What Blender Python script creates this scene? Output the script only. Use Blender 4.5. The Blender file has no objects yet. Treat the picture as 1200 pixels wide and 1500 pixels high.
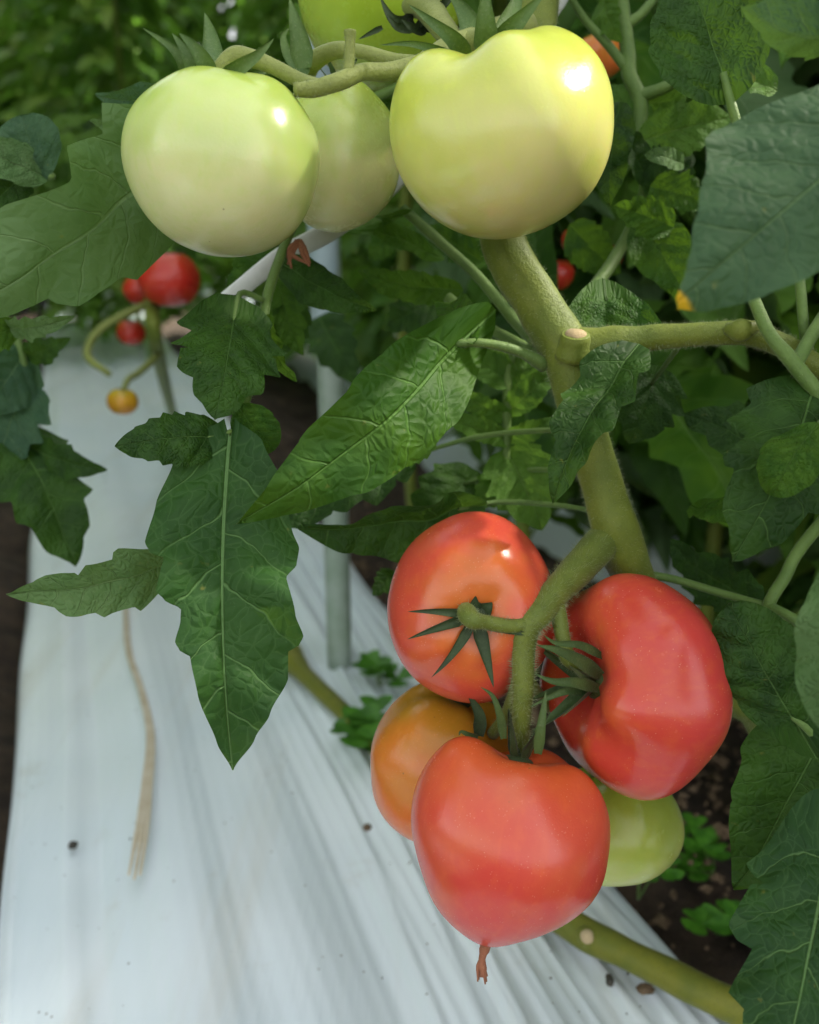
import bpy, math, random
import numpy as np
from mathutils import Vector, Matrix, Quaternion, noise as mnoise

R = math.radians
scene = bpy.context.scene
C = scene.collection

# ------------------------------------------------------------------ camera, sky, sun, exposure
CAM_H = 0.42
PITCH = 19.0
FPX = 1299.0                                   # focal length in photo pixels (1200 x 1500)
cd = bpy.data.cameras.new('camera')
cam = bpy.data.objects.new('camera', cd); C.objects.link(cam)
cam.location = (0, 0, CAM_H)
cam.rotation_euler = (R(90 - PITCH), 0, 0)
cd.sensor_fit = 'VERTICAL'; cd.sensor_height = 24.0; cd.sensor_width = 19.2
cd.lens = 24.0 * FPX / 1500.0
cd.clip_start = 0.01; cd.clip_end = 400
cd.dof.use_dof = True; cd.dof.focus_distance = 0.335; cd.dof.aperture_fstop = 5.2
scene.camera = cam

SUN_AZ, SUN_EL = 78.0, 42.0                    # azimuth clockwise from +Y
world = bpy.data.worlds.new('World'); scene.world = world; world.use_nodes = True
wn = world.node_tree
bg = wn.nodes['Background']
sky = wn.nodes.new('ShaderNodeTexSky'); sky.sky_type = 'NISHITA'; sky.sun_disc = False
sky.sun_elevation = R(SUN_EL); sky.sun_rotation = R(SUN_AZ)
sky.air_density = 1.0; sky.dust_density = 3.0; sky.ozone_density = 1.0
hs = wn.nodes.new('ShaderNodeHueSaturation'); hs.inputs['Saturation'].default_value = 0.12   # hazy, whitened sky
wn.links.new(sky.outputs[0], hs.inputs['Color']); wn.links.new(hs.outputs[0], bg.inputs[0]); bg.inputs[1].default_value = 0.13
sd = bpy.data.lights.new('sun', 'SUN'); sd.energy = 3.0; sd.angle = R(5.0); sd.color = (1.0, 0.93, 0.80)
sun = bpy.data.objects.new('sun', sd); C.objects.link(sun)
sdir = Vector((math.sin(R(SUN_AZ)) * math.cos(R(SUN_EL)), math.cos(R(SUN_AZ)) * math.cos(R(SUN_EL)), math.sin(R(SUN_EL))))
sun.rotation_euler = sdir.to_track_quat('Z', 'Y').to_euler()
sun.location = sdir * 5
scene.view_settings.view_transform = 'Standard'; scene.view_settings.look = 'None'
scene.view_settings.gamma = 1.0; scene.view_settings.use_curve_mapping = False
scene.view_settings.exposure = 2.0
scene.cycles.use_denoising = True
scene.cycles.use_light_tree = False
scene.cycles.caustics_reflective = False; scene.cycles.caustics_refractive = False
scene.cycles.max_bounces = 6
scene.cycles.diffuse_bounces = 3
scene.cycles.glossy_bounces = 3
scene.cycles.transmission_bounces = 6

# ------------------------------------------------------------------ geometry helpers
CAMM = Matrix.Translation((0, 0, CAM_H)) @ Matrix.Rotation(R(90 - PITCH), 4, 'X')
CAMR = CAMM.to_3x3()
CAMI = CAMM.inverted()
CAMP = Vector((0, 0, CAM_H))

def P(px, py, d):
    """world point seen at photo pixel (px, py) at depth d metres"""
    return CAMM @ Vector(((px - 600) / FPX * d, -(py - 750) / FPX * d, -d))
def PP(p): return P(*p)
def F(px, py, z=0.0):
    """point on the horizontal plane z under photo pixel"""
    a = P(px, py, 1.0) - CAMP
    return CAMP + a * ((z - CAM_H) / a.z)
def proj(w):
    q = CAMI @ Vector(w)
    d = -q.z
    if d < 1e-4: return (0, 0, -1)
    return (600 + q.x / d * FPX, 750 - q.y / d * FPX, d)
def pxm(d): return d / FPX                     # metres per photo pixel at depth d

WORLD_AT = {}                                  # object -> world origin (translation only)
def mesh_from(name, verts, faces, mat=None, uv=None, smooth=True):
    me = bpy.data.meshes.new(name)
    me.from_pydata([tuple(v) for v in verts], [], faces)
    if uv is not None:
        l = me.uv_layers.new(name='UVMap')
        idx = np.empty(len(me.loops), dtype=np.int32); me.loops.foreach_get('vertex_index', idx)
        l.data.foreach_set('uv', np.asarray(uv, dtype=np.float32)[idx].ravel())
    if mat: me.materials.append(mat)
    if smooth: me.polygons.foreach_set('use_smooth', [True] * len(me.polygons))
    me.update()
    return me
def link(name, data, parent=None, origin=None):
    o = bpy.data.objects.new(name, data); C.objects.link(o)
    w = Vector(origin) if origin is not None else Vector((0, 0, 0))
    if parent is not None:
        o.parent = parent
        o.location = w - WORLD_AT.get(parent.name, Vector((0, 0, 0)))
    else:
        o.location = w
    WORLD_AT[o.name] = w
    return o
def obj(name, verts, faces, mat, parent=None, origin=None, uv=None, smooth=True):
    """a mesh object from world-space vertices"""
    v = np.asarray([tuple(p) for p in verts], dtype=float)
    w = Vector(origin) if origin is not None else Vector(v[0])
    v = v - np.array(w)
    return link(name, mesh_from(name, v, faces, mat, uv, smooth), parent, w)
def thing(name, label, cat, loc, group=None):
    o = link(name, None, None, loc); o.empty_display_size = 0.02
    tag(o, label, cat, group); return o
def tag(o, label, cat, group=None, kind=None):
    if label: o['label'] = label
    if cat: o['category'] = cat
    if group: o['group'] = group
    if kind: o['kind'] = kind
    return o

def catmull(pts, rad, n):
    """smooth resample of points + radii"""
    pts = [Vector(p) for p in pts]
    m = len(pts)
    P0 = [pts[0] * 2 - pts[1]] + pts + [pts[-1] * 2 - pts[-2]]
    out = []; rr = []
    for i in range(m - 1):
        a, b, c, d = P0[i], P0[i + 1], P0[i + 2], P0[i + 3]
        for k in range(n):
            t = k / n
            out.append(0.5 * ((2 * b) + (c - a) * t + (2 * a - 5 * b + 4 * c - d) * t * t + (3 * b - a - 3 * c + d) * t ** 3))
            rr.append(rad[i] + (rad[i + 1] - rad[i]) * (t * t * (3 - 2 * t)))
    out.append(pts[-1]); rr.append(rad[-1])
    return out, rr

def tube_geo(pts, rad, n=6, sides=14, bump=0.0, bf=90.0, flat=None, ribs=0.0, seed=0):
    """tapered tube through pts; returns verts, faces, frames. flat=(axis, factor) squashes"""
    path, rr = catmull(pts, rad, n)
    verts = []; faces = []
    t0 = (path[1] - path[0]).normalized()
    nrm = t0.orthogonal().normalized()
    frames = []
    for i, p in enumerate(path):
        t = (path[min(i + 1, len(path) - 1)] - path[max(i - 1, 0)]).normalized()
        nrm = (nrm - t * nrm.dot(t)).normalized()
        bn = t.cross(nrm)
        frames.append((p, t, nrm.copy(), bn, rr[i]))
        for k in range(sides):
            a = 2 * math.pi * k / sides
            dv = nrm * math.cos(a) + bn * math.sin(a)
            r = rr[i]
            if bump: r *= 1 + bump * mnoise.noise((p + dv * rr[i]) * bf + Vector((seed, 0, 0)))
            if ribs: r *= 1 + ribs * math.cos(5 * a + i * 0.02)
            q = dv * r
            if flat is not None: q = q - flat[0] * (q.dot(flat[0]) * (1 - flat[1]))
            verts.append(p + q)
    m = len(path)
    for i in range(m - 1):
        for k in range(sides):
            a = i * sides + k; b = i * sides + (k + 1) % sides
            faces.append((a, b, b + sides, a + sides))
    c0 = len(verts); verts.append(path[0] - t0 * rr[0] * 0.25)
    t1 = frames[-1][1]
    c1 = len(verts); verts.append(path[-1] + t1 * rr[-1] * 0.25)
    for k in range(sides):
        k2 = (k + 1) % sides
        faces.append((c0, k2, k))
        faces.append((c1, (m - 1) * sides + k, (m - 1) * sides + k2))
    return verts, faces, frames
def tube(name, pts, rad, mat, parent=None, n=6, sides=14, bump=0.0, bf=90.0, flat=None, ribs=0.0, hairs=0, hl=0.0016, seed=0):
    v, f, fr = tube_geo(pts, rad, n, sides, bump, bf, flat, ribs, seed)
    o = obj(name, v, f, mat, parent, pts[0])
    if hairs: hair_on(o, fr, hairs, hl, seed)
    return o
def hair_on(o, frames, n, hl, seed=0):
    rnd = random.Random(seed + 77)
    vs = []; fs = []
    for i in range(n):
        j = rnd.randrange(len(frames) - 1); u = rnd.random()
        a, b = frames[j], frames[j + 1]
        p = a[0].lerp(b[0], u); r = a[4] + (b[4] - a[4]) * u
        an = rnd.random() * 2 * math.pi
        dv = a[2] * math.cos(an) + a[3] * math.sin(an)
        q = p + dv * r * 0.95
        L = hl * rnd.uniform(0.45, 1.2)
        tip = q + (dv + a[1] * rnd.uniform(-.5, .5) + dv.cross(a[1]) * rnd.uniform(-.4, .4)).normalized() * L
        s = dv.cross(a[1]) * 0.00006; s2 = a[1] * 0.00006
        k = len(vs)
        vs += [q - s, q + s, tip, q - s2, q + s2]
        fs += [(k, k + 1, k + 2), (k + 3, k + 4, k + 2)]
    h = obj('hairs', vs, fs, M['hair'], o, WORLD_AT[o.name], smooth=False)
    h['kind'] = 'stuff'
    return h

# ------------------------------------------------------------------ materials
M = {}
def newmat(name):
    m = bpy.data.materials.new(name); m.use_nodes = True
    nt = m.node_tree
    return m, nt, nt.nodes['Principled BSDF'], nt.nodes['Material Output']
class NB:
    """tiny node builder"""
    def __init__(s, nt): s.nt = nt
    def n(s, t, **kw):
        x = s.nt.nodes.new(t)
        for k, v in kw.items(): setattr(x, k, v)
        return x
    def l(s, a, b): s.nt.links.new(a, b)
    def math(s, op, a, b=None, c=None, clamp=False):
        x = s.n('ShaderNodeMath', operation=op); x.use_clamp = clamp
        for i, v in enumerate((a, b, c)):
            if v is None: continue
            if isinstance(v, (int, float)): x.inputs[i].default_value = v
            else: s.l(v, x.inputs[i])
        return x.outputs[0]
    def mix(s, f, a, b, blend='MIX'):
        x = s.n('ShaderNodeMix', data_type='RGBA', blend_type=blend)
        for i, v in ((0, f), (6, a), (7, b)):
            if isinstance(v, (int, float)): x.inputs[i].default_value = v
            elif isinstance(v, (tuple, list)): x.inputs[i].default_value = (*v, 1) if len(v) == 3 else v
            else: s.l(v, x.inputs[i])
        return x.outputs[2]
    def smooth(s, v, lo, hi, a=0.0, b=1.0):
        x = s.n('ShaderNodeMapRange', interpolation_type='SMOOTHSTEP')
        s.l(v, x.inputs[0])
        for i, k in ((1, lo), (2, hi), (3, a), (4, b)): x.inputs[i].default_value = k
        return x.outputs[0]
    def noise(s, vec, scale, detail=2.0, rough=0.5, dist=0.0):
        x = s.n('ShaderNodeTexNoise'); x.inputs['Scale'].default_value = scale
        x.inputs['Detail'].default_value = detail; x.inputs['Roughness'].default_value = rough
        x.inputs['Distortion'].default_value = dist
        if vec is not None: s.l(vec, x.inputs['Vector'])
        return x.outputs[0]
    def voronoi(s, vec, scale, feature='F1'):
        x = s.n('ShaderNodeTexVoronoi', feature=feature); x.inputs['Scale'].default_value = scale
        if vec is not None: s.l(vec, x.inputs['Vector'])
        return x.outputs[0]
    def obj(s): return s.n('ShaderNodeTexCoord').outputs['Object']
    def pos(s): return s.n('ShaderNodeNewGeometry').outputs['Position']
    def bump(s, h, strength, dist, normal=None):
        x = s.n('ShaderNodeBump'); x.inputs['Strength'].default_value = strength; x.inputs['Distance'].default_value = dist
        s.l(h, x.inputs['Height'])
        if normal is not None: s.l(normal, x.inputs['Normal'])
        return x.outputs[0]
def setp(b, **kw):
    for k, v in kw.items(): b.inputs[k].default_value = v

def leaf_material(name, top, top2, under, vein, nlat=5.6, transl=0.30, vstr=0.5, rough=0.6, tip=None, lite=False, vary=True, relief=1.1):
    m, nt, b, out = newmat(name); B = NB(nt)
    uv = B.n('ShaderNodeUVMap').outputs[0]
    oi = B.n('ShaderNodeObjectInfo')
    rnd = oi.outputs['Random']
    add = B.n('ShaderNodeVectorMath', operation='ADD'); B.l(uv, add.inputs[0])
    cmb = B.n('ShaderNodeCombineXYZ'); B.l(B.math('MULTIPLY', rnd, 37.0), cmb.inputs[0]); B.l(B.math('MULTIPLY', rnd, 11.0), cmb.inputs[2])
    B.l(cmb.outputs[0], add.inputs[1])
    rv = add.outputs[0]
    sep = B.n('ShaderNodeSeparateXYZ'); B.l(uv, sep.inputs[0])
    nz = B.noise(rv, 6.0, 1.0 if lite else 2.5)
    wob = B.math('MULTIPLY', B.math('SUBTRACT', nz, 0.5), 0.13)
    su = B.math('SUBTRACT', sep.outputs[0], 0.5)
    au = B.math('ABSOLUTE', su)
    sg = B.math('SIGN', su)
    v = B.math('ADD', sep.outputs[1], wob)
    q = B.math('SUBTRACT', v, B.math('MULTIPLY', B.math('POWER', au, 1.12), 0.95))
    nl_ = B.math('MULTIPLY', B.math('ADD', B.math('MULTIPLY', rnd, 0.5), 0.75), nlat) if vary else nlat
    ph = B.math('ADD', B.math('MULTIPLY', q, nl_), B.math('MULTIPLY', sg, 0.17))
    fr = B.math('FRACT', ph)
    d = B.math('MULTIPLY', B.math('ABSOLUTE', B.math('SUBTRACT', fr, 0.5)), 2.0)
    lat = B.smooth(d, 0.012, 0.075, 1.0, 0.0)
    latfade = B.smooth(au, 0.02, 0.26, 1.0, 0.35)
    lat = B.math('MULTIPLY', lat, latfade)
    mid = B.math('SUBTRACT', au, B.smooth(sep.outputs[1], 0.0, 1.0, 0.0042, 0.0))
    mid = B.smooth(mid, 0.0, 0.005, 1.0, 0.0)
    # tertiary net
    dv = B.n('ShaderNodeVectorMath', operation='ADD'); B.l(rv, dv.inputs[0])
    cn = B.n('ShaderNodeCombineXYZ'); B.l(wob, cn.inputs[0]); B.l(wob, cn.inputs[1]); B.l(cn.outputs[0], dv.inputs[1])
    ter = B.voronoi(dv.outputs[0], 24.0, 'DISTANCE_TO_EDGE')
    term = B.smooth(ter, 0.0, 0.06, 1.0, 0.0)
    vm = B.math('MAXIMUM', mid, B.math('MULTIPLY', lat, 0.75))
    if not lite: vm = B.math('MAXIMUM', vm, B.math('MULTIPLY', term, 0.17))
    patch = B.noise(rv, 4.0, 3.0, 0.6)
    hv = B.math('ADD', B.math('MULTIPLY', B.math('SUBTRACT', rnd, 0.5), 0.9), B.smooth(patch, 0.3, 0.7))
    hv = B.math('MULTIPLY', hv, 1.0, clamp=True)
    col = B.mix(hv, top, top2)
    speck = B.smooth(B.noise(rv, 160.0, 1.0), 0.70, 0.80)
    col = B.mix(B.math('MULTIPLY', speck, 0.25), col, vein)
    col = B.mix(B.math('MULTIPLY', vm, vstr), col, vein)
    if not lite:
        spot = B.math('MULTIPLY', B.smooth(B.noise(rv, 13.0, 3.0, 0.6), 0.68, 0.76), 0.55)
        col = B.mix(spot, col, (0.20, 0.20, 0.035))
    # yellow senescent tip / edge spots
    if tip is not None:
        tm = B.smooth(B.math('ADD', sep.outputs[1], wob), 0.957, 0.972)
        col = B.mix(tm, col, tip)
    geo = B.n('ShaderNodeNewGeometry')
    ucol = B.mix(B.math('MULTIPLY', vm, 0.6), under, (under[0] * 1.9, under[1] * 1.6, under[2] * 1.7))
    fcol = B.mix(geo.outputs['Backfacing'], col, ucol)
    # relief: veins sunk on the upper side, blade puffed between
    h = B.math('MULTIPLY', B.math('MAXIMUM', mid, B.math('MULTIPLY', lat, 0.75)), -0.8)
    h = B.math('ADD', h, B.math('MULTIPLY', B.smooth(d, 0.0, 0.9), 0.55))
    if not lite:
        h = B.math('ADD', h, B.math('MULTIPLY', B.smooth(ter, 0.0, 0.35), 0.45))
        h = B.math('ADD', h, B.math('MULTIPLY', B.noise(rv, 45.0, 2.0), 0.35))
    bn = B.bump(h, relief, 0.0007)
    B.l(fcol, b.inputs['Base Color']); B.l(bn, b.inputs['Normal'])
    setp(b, Roughness=rough); b.inputs['Specular IOR Level'].default_value = 0.24
    tr = B.n('ShaderNodeBsdfTranslucent')
    tcol = B.mix(0.55, fcol, (0.22, 0.42, 0.03))
    B.l(tcol, tr.inputs[0]); B.l(bn, tr.inputs['Normal'])
    ms = B.n('ShaderNodeMixShader'); ms.inputs[0].default_value = transl
    B.l(b.outputs[0], ms.inputs[1]); B.l(tr.outputs[0], ms.inputs[2])
    B.l(ms.outputs[0], out.inputs[0])
    M[name] = m
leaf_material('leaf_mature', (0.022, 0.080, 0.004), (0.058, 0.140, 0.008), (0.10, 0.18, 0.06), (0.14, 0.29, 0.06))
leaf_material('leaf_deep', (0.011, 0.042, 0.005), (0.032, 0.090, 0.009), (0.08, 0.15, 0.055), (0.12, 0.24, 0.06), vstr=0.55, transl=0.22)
leaf_material('leaf_young', (0.085, 0.20, 0.030), (0.125, 0.26, 0.035), (0.17, 0.30, 0.09), (0.30, 0.45, 0.12), transl=0.40)
leaf_material('leaf_hero', (0.009, 0.042, 0.009), (0.022, 0.074, 0.012), (0.09, 0.16, 0.06), (0.16, 0.30, 0.10), nlat=5.6, transl=0.20, vstr=0.62, vary=False)
leaf_material('leaf_pale', (0.080, 0.165, 0.050), (0.115, 0.205, 0.070), (0.15, 0.24, 0.10), (0.23, 0.35, 0.14), transl=0.28)
leaf_material('leaf_bloom', (0.030, 0.082, 0.040), (0.046, 0.108, 0.048), (0.11, 0.18, 0.09), (0.16, 0.27, 0.12), transl=0.25, vstr=0.65, relief=0.9)
leaf_material('leaf_tip', (0.026, 0.072, 0.030), (0.050, 0.112, 0.046), (0.11, 0.18, 0.09), (0.14, 0.25, 0.10), transl=0.25, vstr=0.6, tip=(0.75, 0.45, 0.02), relief=1.2)
for k_, a_ in (('leaf_mature', ((0.032, 0.100, 0.006), (0.078, 0.172, 0.011), (0.10, 0.18, 0.06), (0.15, 0.29, 0.06))), ('leaf_deep', ((0.015, 0.056, 0.007), (0.038, 0.104, 0.010), (0.08, 0.15, 0.055), (0.13, 0.25, 0.07))), ('leaf_young', ((0.085, 0.20, 0.030), (0.125, 0.26, 0.035), (0.17, 0.30, 0.09), (0.30, 0.45, 0.12))), ('leaf_pale', ((0.085, 0.17, 0.065), (0.12, 0.21, 0.085), (0.16, 0.25, 0.12), (0.24, 0.36, 0.16)))):
    leaf_material(k_ + '_lite', *a_, transl=0.34, lite=True)

def stem_material(name, a, b_, c, rough=0.55, fscale=260.0):
    m, nt, b, out = newmat(name); B = NB(nt)
    o = B.pos()
    n1 = B.noise(o, 55.0, 4.0, 0.6); n2 = B.noise(o, 900.0, 3.0, 0.7)
    col = B.mix(B.smooth(n1, 0.3, 0.7), a, b_)
    col = B.mix(B.math('MULTIPLY', B.smooth(n2, 0.52, 0.75), 0.55), col, c)
    B.l(col, b.inputs['Base Color'])
    h = B.math('ADD', B.noise(o, fscale, 3.0, 0.6), B.math('MULTIPLY', n2, 0.8))
    B.l(B.bump(h, 0.55, 0.0007), b.inputs['Normal'])
    setp(b, Roughness=rough); b.inputs['Specular IOR Level'].default_value = 0.35
    b.inputs['Sheen Weight'].default_value = 0.08
    M[name] = m
stem_material('stem', (0.105, 0.150, 0.013), (0.165, 0.205, 0.022), (0.08, 0.10, 0.02))
stem_material('truss', (0.095, 0.135, 0.016), (0.15, 0.19, 0.024), (0.045, 0.065, 0.02))
stem_material('truss_pale', (0.19, 0.23, 0.05), (0.26, 0.30, 0.075), (0.13, 0.16, 0.045))
stem_material('petiole', (0.085, 0.16, 0.03), (0.13, 0.22, 0.045), (0.06, 0.10, 0.03))
stem_material('old_stem', (0.11, 0.135, 0.010), (0.17, 0.175, 0.013), (0.06, 0.055, 0.015))
stem_material('sepal', (0.016, 0.032, 0.009), (0.032, 0.06, 0.014), (0.07, 0.10, 0.04))
stem_material('sepal_green', (0.035, 0.075, 0.016), (0.065, 0.115, 0.024), (0.13, 0.17, 0.065))
stem_material('sepal_top', (0.060, 0.125, 0.026), (0.10, 0.175, 0.036), (0.17, 0.23, 0.09))
stem_material('scar', (0.50, 0.40, 0.24), (0.38, 0.28, 0.14), (0.22, 0.15, 0.07), rough=0.8)
stem_material('dry', (0.30, 0.12, 0.06), (0.20, 0.075, 0.04), (0.45, 0.25, 0.14), rough=0.8)
stem_material('straw', (0.62, 0.56, 0.44), (0.52, 0.44, 0.31), (0.70, 0.64, 0.54), rough=0.7)
m, nt, b, out = newmat('hair'); setp(b, Roughness=0.4); b.inputs['Base Color'].default_value = (0.34, 0.40, 0.20, 1); M['hair'] = m

def tomato_material(name, stemc, bodyc, tipc, patchc, patch=0.5, z0=0.75, z1=0.1, z2=-0.6, seed=0.0, rough=0.19, sss=0.35, speck=(0.9, 0.6, 0.4)):
    """colour runs along the stem axis (object z in fruit radii) as the skin ripens, some green tips also lifted for bounced light, with blotches of patchc"""
    m, nt, b, out = newmat(name); B = NB(nt)
    o = B.obj()
    add = B.n('ShaderNodeVectorMath', operation='ADD'); B.l(o, add.inputs[0]); add.inputs[1].default_value = (seed, seed * 0.7, 0)
    rv = add.outputs[0]
    sep = B.n('ShaderNodeSeparateXYZ'); B.l(o, sep.inputs[0])
    z = B.math('ADD', sep.outputs[2], B.math('MULTIPLY', B.math('SUBTRACT', B.noise(rv, 1.6, 2.0), 0.5), 0.9))
    col = B.mix(B.smooth(z, z1, z0), bodyc, stemc)
    col = B.mix(B.smooth(z, z1, z2), col, tipc)
    pm = B.smooth(B.noise(rv, 1.35, 2.0, 0.45), 0.50, 0.72)
    col = B.mix(B.math('MULTIPLY', pm, patch), col, patchc)
    fine = B.noise(rv, 7.0, 4.0, 0.6)
    col = B.mix(B.math('MULTIPLY', B.smooth(fine, 0.45, 0.75), 0.18), col, tuple(min(1, x * 1.25) for x in patchc))
    sp = B.n('ShaderNodeTexVoronoi'); sp.inputs['Scale'].default_value = 32.0; B.l(rv, sp.inputs['Vector'])
    sm = B.math('MULTIPLY', B.smooth(sp.outputs[0], 0.06, 0.15, 1.0, 0.0), B.smooth(B.noise(rv, 5.0, 1.0), 0.42, 0.60))
    col = B.mix(B.math('MULTIPLY', sm, 0.6), col, speck)
    mpz = B.n('ShaderNodeMapping'); B.l(rv, mpz.inputs[0]); mpz.inputs['Scale'].default_value = (9, 9, 1.3)
    stk_ = B.smooth(B.noise(mpz.outputs[0], 1.0, 3.0, 0.6), 0.50, 0.72)
    col = B.mix(B.math('MULTIPLY', stk_, 0.15), col, tuple(min(1, x * 1.3) for x in patchc))
    blem = B.voronoi(rv, 2.3); col = B.mix(B.math('MULTIPLY', B.smooth(blem, 0.018, 0.034, 1.0, 0.0), 0.6), col, (0.16, 0.11, 0.03))
    B.l(col, b.inputs['Base Color'])
    setp(b, Roughness=rough)
    rr = B.math('ADD', B.math('MULTIPLY', B.math('ADD', fine, B.noise(rv, 2.2, 3.0, 0.7)), 0.17), rough - 0.13); B.l(rr, b.inputs['Roughness'])
    b.inputs['Subsurface Weight'].default_value = sss; b.inputs['Subsurface Scale'].default_value = 0.006
    b.inputs['Subsurface Radius'].default_value = (1.0, 0.5, 0.25)
    b.inputs['Specular IOR Level'].default_value = 0.5
    h = B.math('ADD', B.noise(rv, 30.0, 3.0, 0.6), B.math('MULTIPLY', sm, 0.6))
    B.l(B.bump(h, 0.10, 0.0008), b.inputs['Normal'])
    M[name] = m
    return m
RED = (0.60, 0.052, 0.030); ORG = (0.62, 0.17, 0.022); PINK = (0.62, 0.075, 0.06); YEL = (0.62, 0.24, 0.03)
tomato_material('tom_a', (0.62, 0.16, 0.03), (0.62, 0.082, 0.048), (0.62, 0.075, 0.055), (0.62, 0.13, 0.03), 0.6, 0.95, 0.6, -0.2, 3.1)
tomato_material('tom_b', (0.58, 0.14, 0.022), (0.58, 0.064, 0.040), (0.57, 0.058, 0.050), (0.60, 0.15, 0.025), 0.55, 0.95, 0.5, -0.2, 8.4)
tomato_material('tom_c', (0.62, 0.105, 0.028), (0.63, 0.090, 0.050), (0.60, 0.062, 0.045), (0.62, 0.14, 0.04), 0.5, 0.9, 0.35, -0.5, 14.2)
tomato_material('tom_d', (0.50, 0.25, 0.022), (0.64, 0.20, 0.030), (0.68, 0.17, 0.040), (0.58, 0.24, 0.03), 0.6, 0.8, 0.2, -0.5, 5.6)
tomato_material('tom_e', (0.36, 0.45, 0.05), (0.46, 0.55, 0.11), (0.55, 0.60, 0.19), (0.38, 0.48, 0.06), 0.5, 0.7, 0.1, -0.6, 2.2, speck=(0.5, 0.6, 0.3))
tomato_material('tom_g1', (0.44, 0.57, 0.105), (0.57, 0.67, 0.24), (0.74, 0.76, 0.36), (0.42, 0.56, 0.09), 0.5, 0.65, 0.15, -0.5, 6.2, rough=0.17, speck=(0.6, 0.7, 0.35))  # cream tip is part ripeness, part film bounce light put into the colour
tomato_material('tom_g2', (0.44, 0.56, 0.09), (0.57, 0.66, 0.21), (0.72, 0.72, 0.34), (0.40, 0.53, 0.09), 0.5, 0.7, 0.1, -0.5, 9.9, rough=0.22, speck=(0.6, 0.7, 0.35))  # tip paled beyond its own cream to stand in for bounced light
tomato_material('tom_g3', (0.49, 0.56, 0.09), (0.60, 0.62, 0.16), (0.72, 0.67, 0.25), (0.52, 0.59, 0.085), 0.6, 0.65, 0.05, -0.55, 1.7, rough=0.17, speck=(0.65, 0.7, 0.35))
tomato_material('tom_g4', (0.34, 0.50, 0.035), (0.42, 0.58, 0.08), (0.5, 0.58, 0.15), (0.40, 0.55, 0.05), 0.5, 0.7, 0.1, -0.5, 4.4, rough=0.22, speck=(0.6, 0.7, 0.35))
tomato_material('tom_bg_red', (0.50, 0.05, 0.02), (0.55, 0.03, 0.02), (0.5, 0.03, 0.02), (0.58, 0.10, 0.02), 0.5, seed=2.0)
tomato_material('tom_bg_amber', (0.40, 0.30, 0.02), (0.62, 0.32, 0.02), (0.62, 0.24, 0.02), (0.5, 0.34, 0.03), 0.5, seed=7.0)

# mulch film
m, nt, b, out = newmat('film'); B = NB(nt); o = B.pos()
tint = B.noise(o, 3.2, 3.0); col = B.mix(B.smooth(tint, 0.3, 0.7), (0.68, 0.78, 0.85), (0.78, 0.85, 0.89))
mp = B.n('ShaderNodeMapping'); B.l(o, mp.inputs[0]); mp.inputs['Rotation'].default_value = (0, 0, R(-20.7)); mp.inputs['Scale'].default_value = (16, 1.1, 1)
strk = B.noise(mp.outputs[0], 1.6, 4.0, 0.6)
col = B.mix(B.math('MULTIPLY', B.smooth(strk, 0.50, 0.75), 0.35), col, (0.62, 0.60, 0.52))
dirt = B.noise(o, 14.0, 5.0, 0.7); col = B.mix(B.math('MULTIPLY', B.smooth(dirt, 0.58, 0.80), 0.35), col, (0.42, 0.38, 0.30))
sp = B.voronoi(o, 130.0); spm = B.math('MULTIPLY', B.smooth(sp, 0.06, 0.13, 1.0, 0.0), B.smooth(B.noise(o, 33.0, 1.0), 0.57, 0.63))
col = B.mix(B.math('MULTIPLY', spm, 0.8), col, (0.10, 0.085, 0.06))
B.l(col, b.inputs['Base Color']); setp(b, Roughness=0.24); b.inputs['Specular IOR Level'].default_value = 0.5
B.l(B.bump(B.math('ADD', B.noise(mp.outputs[0], 9.0, 3.0), B.math('MULTIPLY', B.noise(o, 60.0, 3.0), 0.3)), 0.22, 0.002), b.inputs['Normal'])
b.inputs['Subsurface Weight'].default_value = 0.0
M['film'] = m
# soil
m, nt, b, out = newmat('soil'); B = NB(nt); o = B.pos()
n1 = B.noise(o, 30.0, 6.0, 0.65); n2 = B.noise(o, 160.0, 4.0, 0.7)
col = B.mix(B.smooth(n1, 0.3, 0.7), (0.022, 0.014, 0.009), (0.075, 0.048, 0.030))
col = B.mix(B.math('MULTIPLY', B.smooth(n2, 0.6, 0.8), 0.6), col, (0.17, 0.12, 0.075))
B.l(col, b.inputs['Base Color']); setp(b, Roughness=0.95)
B.l(B.bump(B.math('ADD', n1, n2), 0.9, 0.008), b.inputs['Normal']); M['soil'] = m
# plain ones
def plain(name, col, rough=0.5, col2=None, sc=60.0, bump=0.2, sss=0.0, spec=0.5):
    m, nt, b, out = newmat(name); B = NB(nt); o = B.pos()
    n = B.noise(o, sc, 4.0, 0.6)
    B.l(B.mix(B.smooth(n, 0.35, 0.7), col, col2 or tuple(x * 0.8 for x in col)), b.inputs['Base Color'])
    setp(b, Roughness=rough); b.inputs['Specular IOR Level'].default_value = spec
    if bump: B.l(B.bump(n, bump, 0.001), b.inputs['Normal'])
    M[name] = m
plain('strap', (0.66, 0.68, 0.66), 0.55, (0.56, 0.59, 0.55), 90, 0.3)
plain('stake', (0.30, 0.37, 0.31), 0.35, (0.22, 0.30, 0.22), 40, 0.2)
plain('stake_cap', (0.36, 0.45, 0.47), 0.3, (0.30, 0.40, 0.42), 18, 0.1)
plain('clover', (0.035, 0.14, 0.008), 0.5, (0.08, 0.25, 0.016), 120, 0.2)
plain('crumb', (0.10, 0.065, 0.035), 0.9, (0.22, 0.15, 0.09), 200, 0.4)
plain('crumb_dark', (0.02, 0.02, 0.016), 0.7, (0.05, 0.045, 0.03), 200, 0.4)
plain('far_leaf', (0.075, 0.19, 0.025), 0.5, (0.18, 0.27, 0.03), 7, 0.0)
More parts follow.
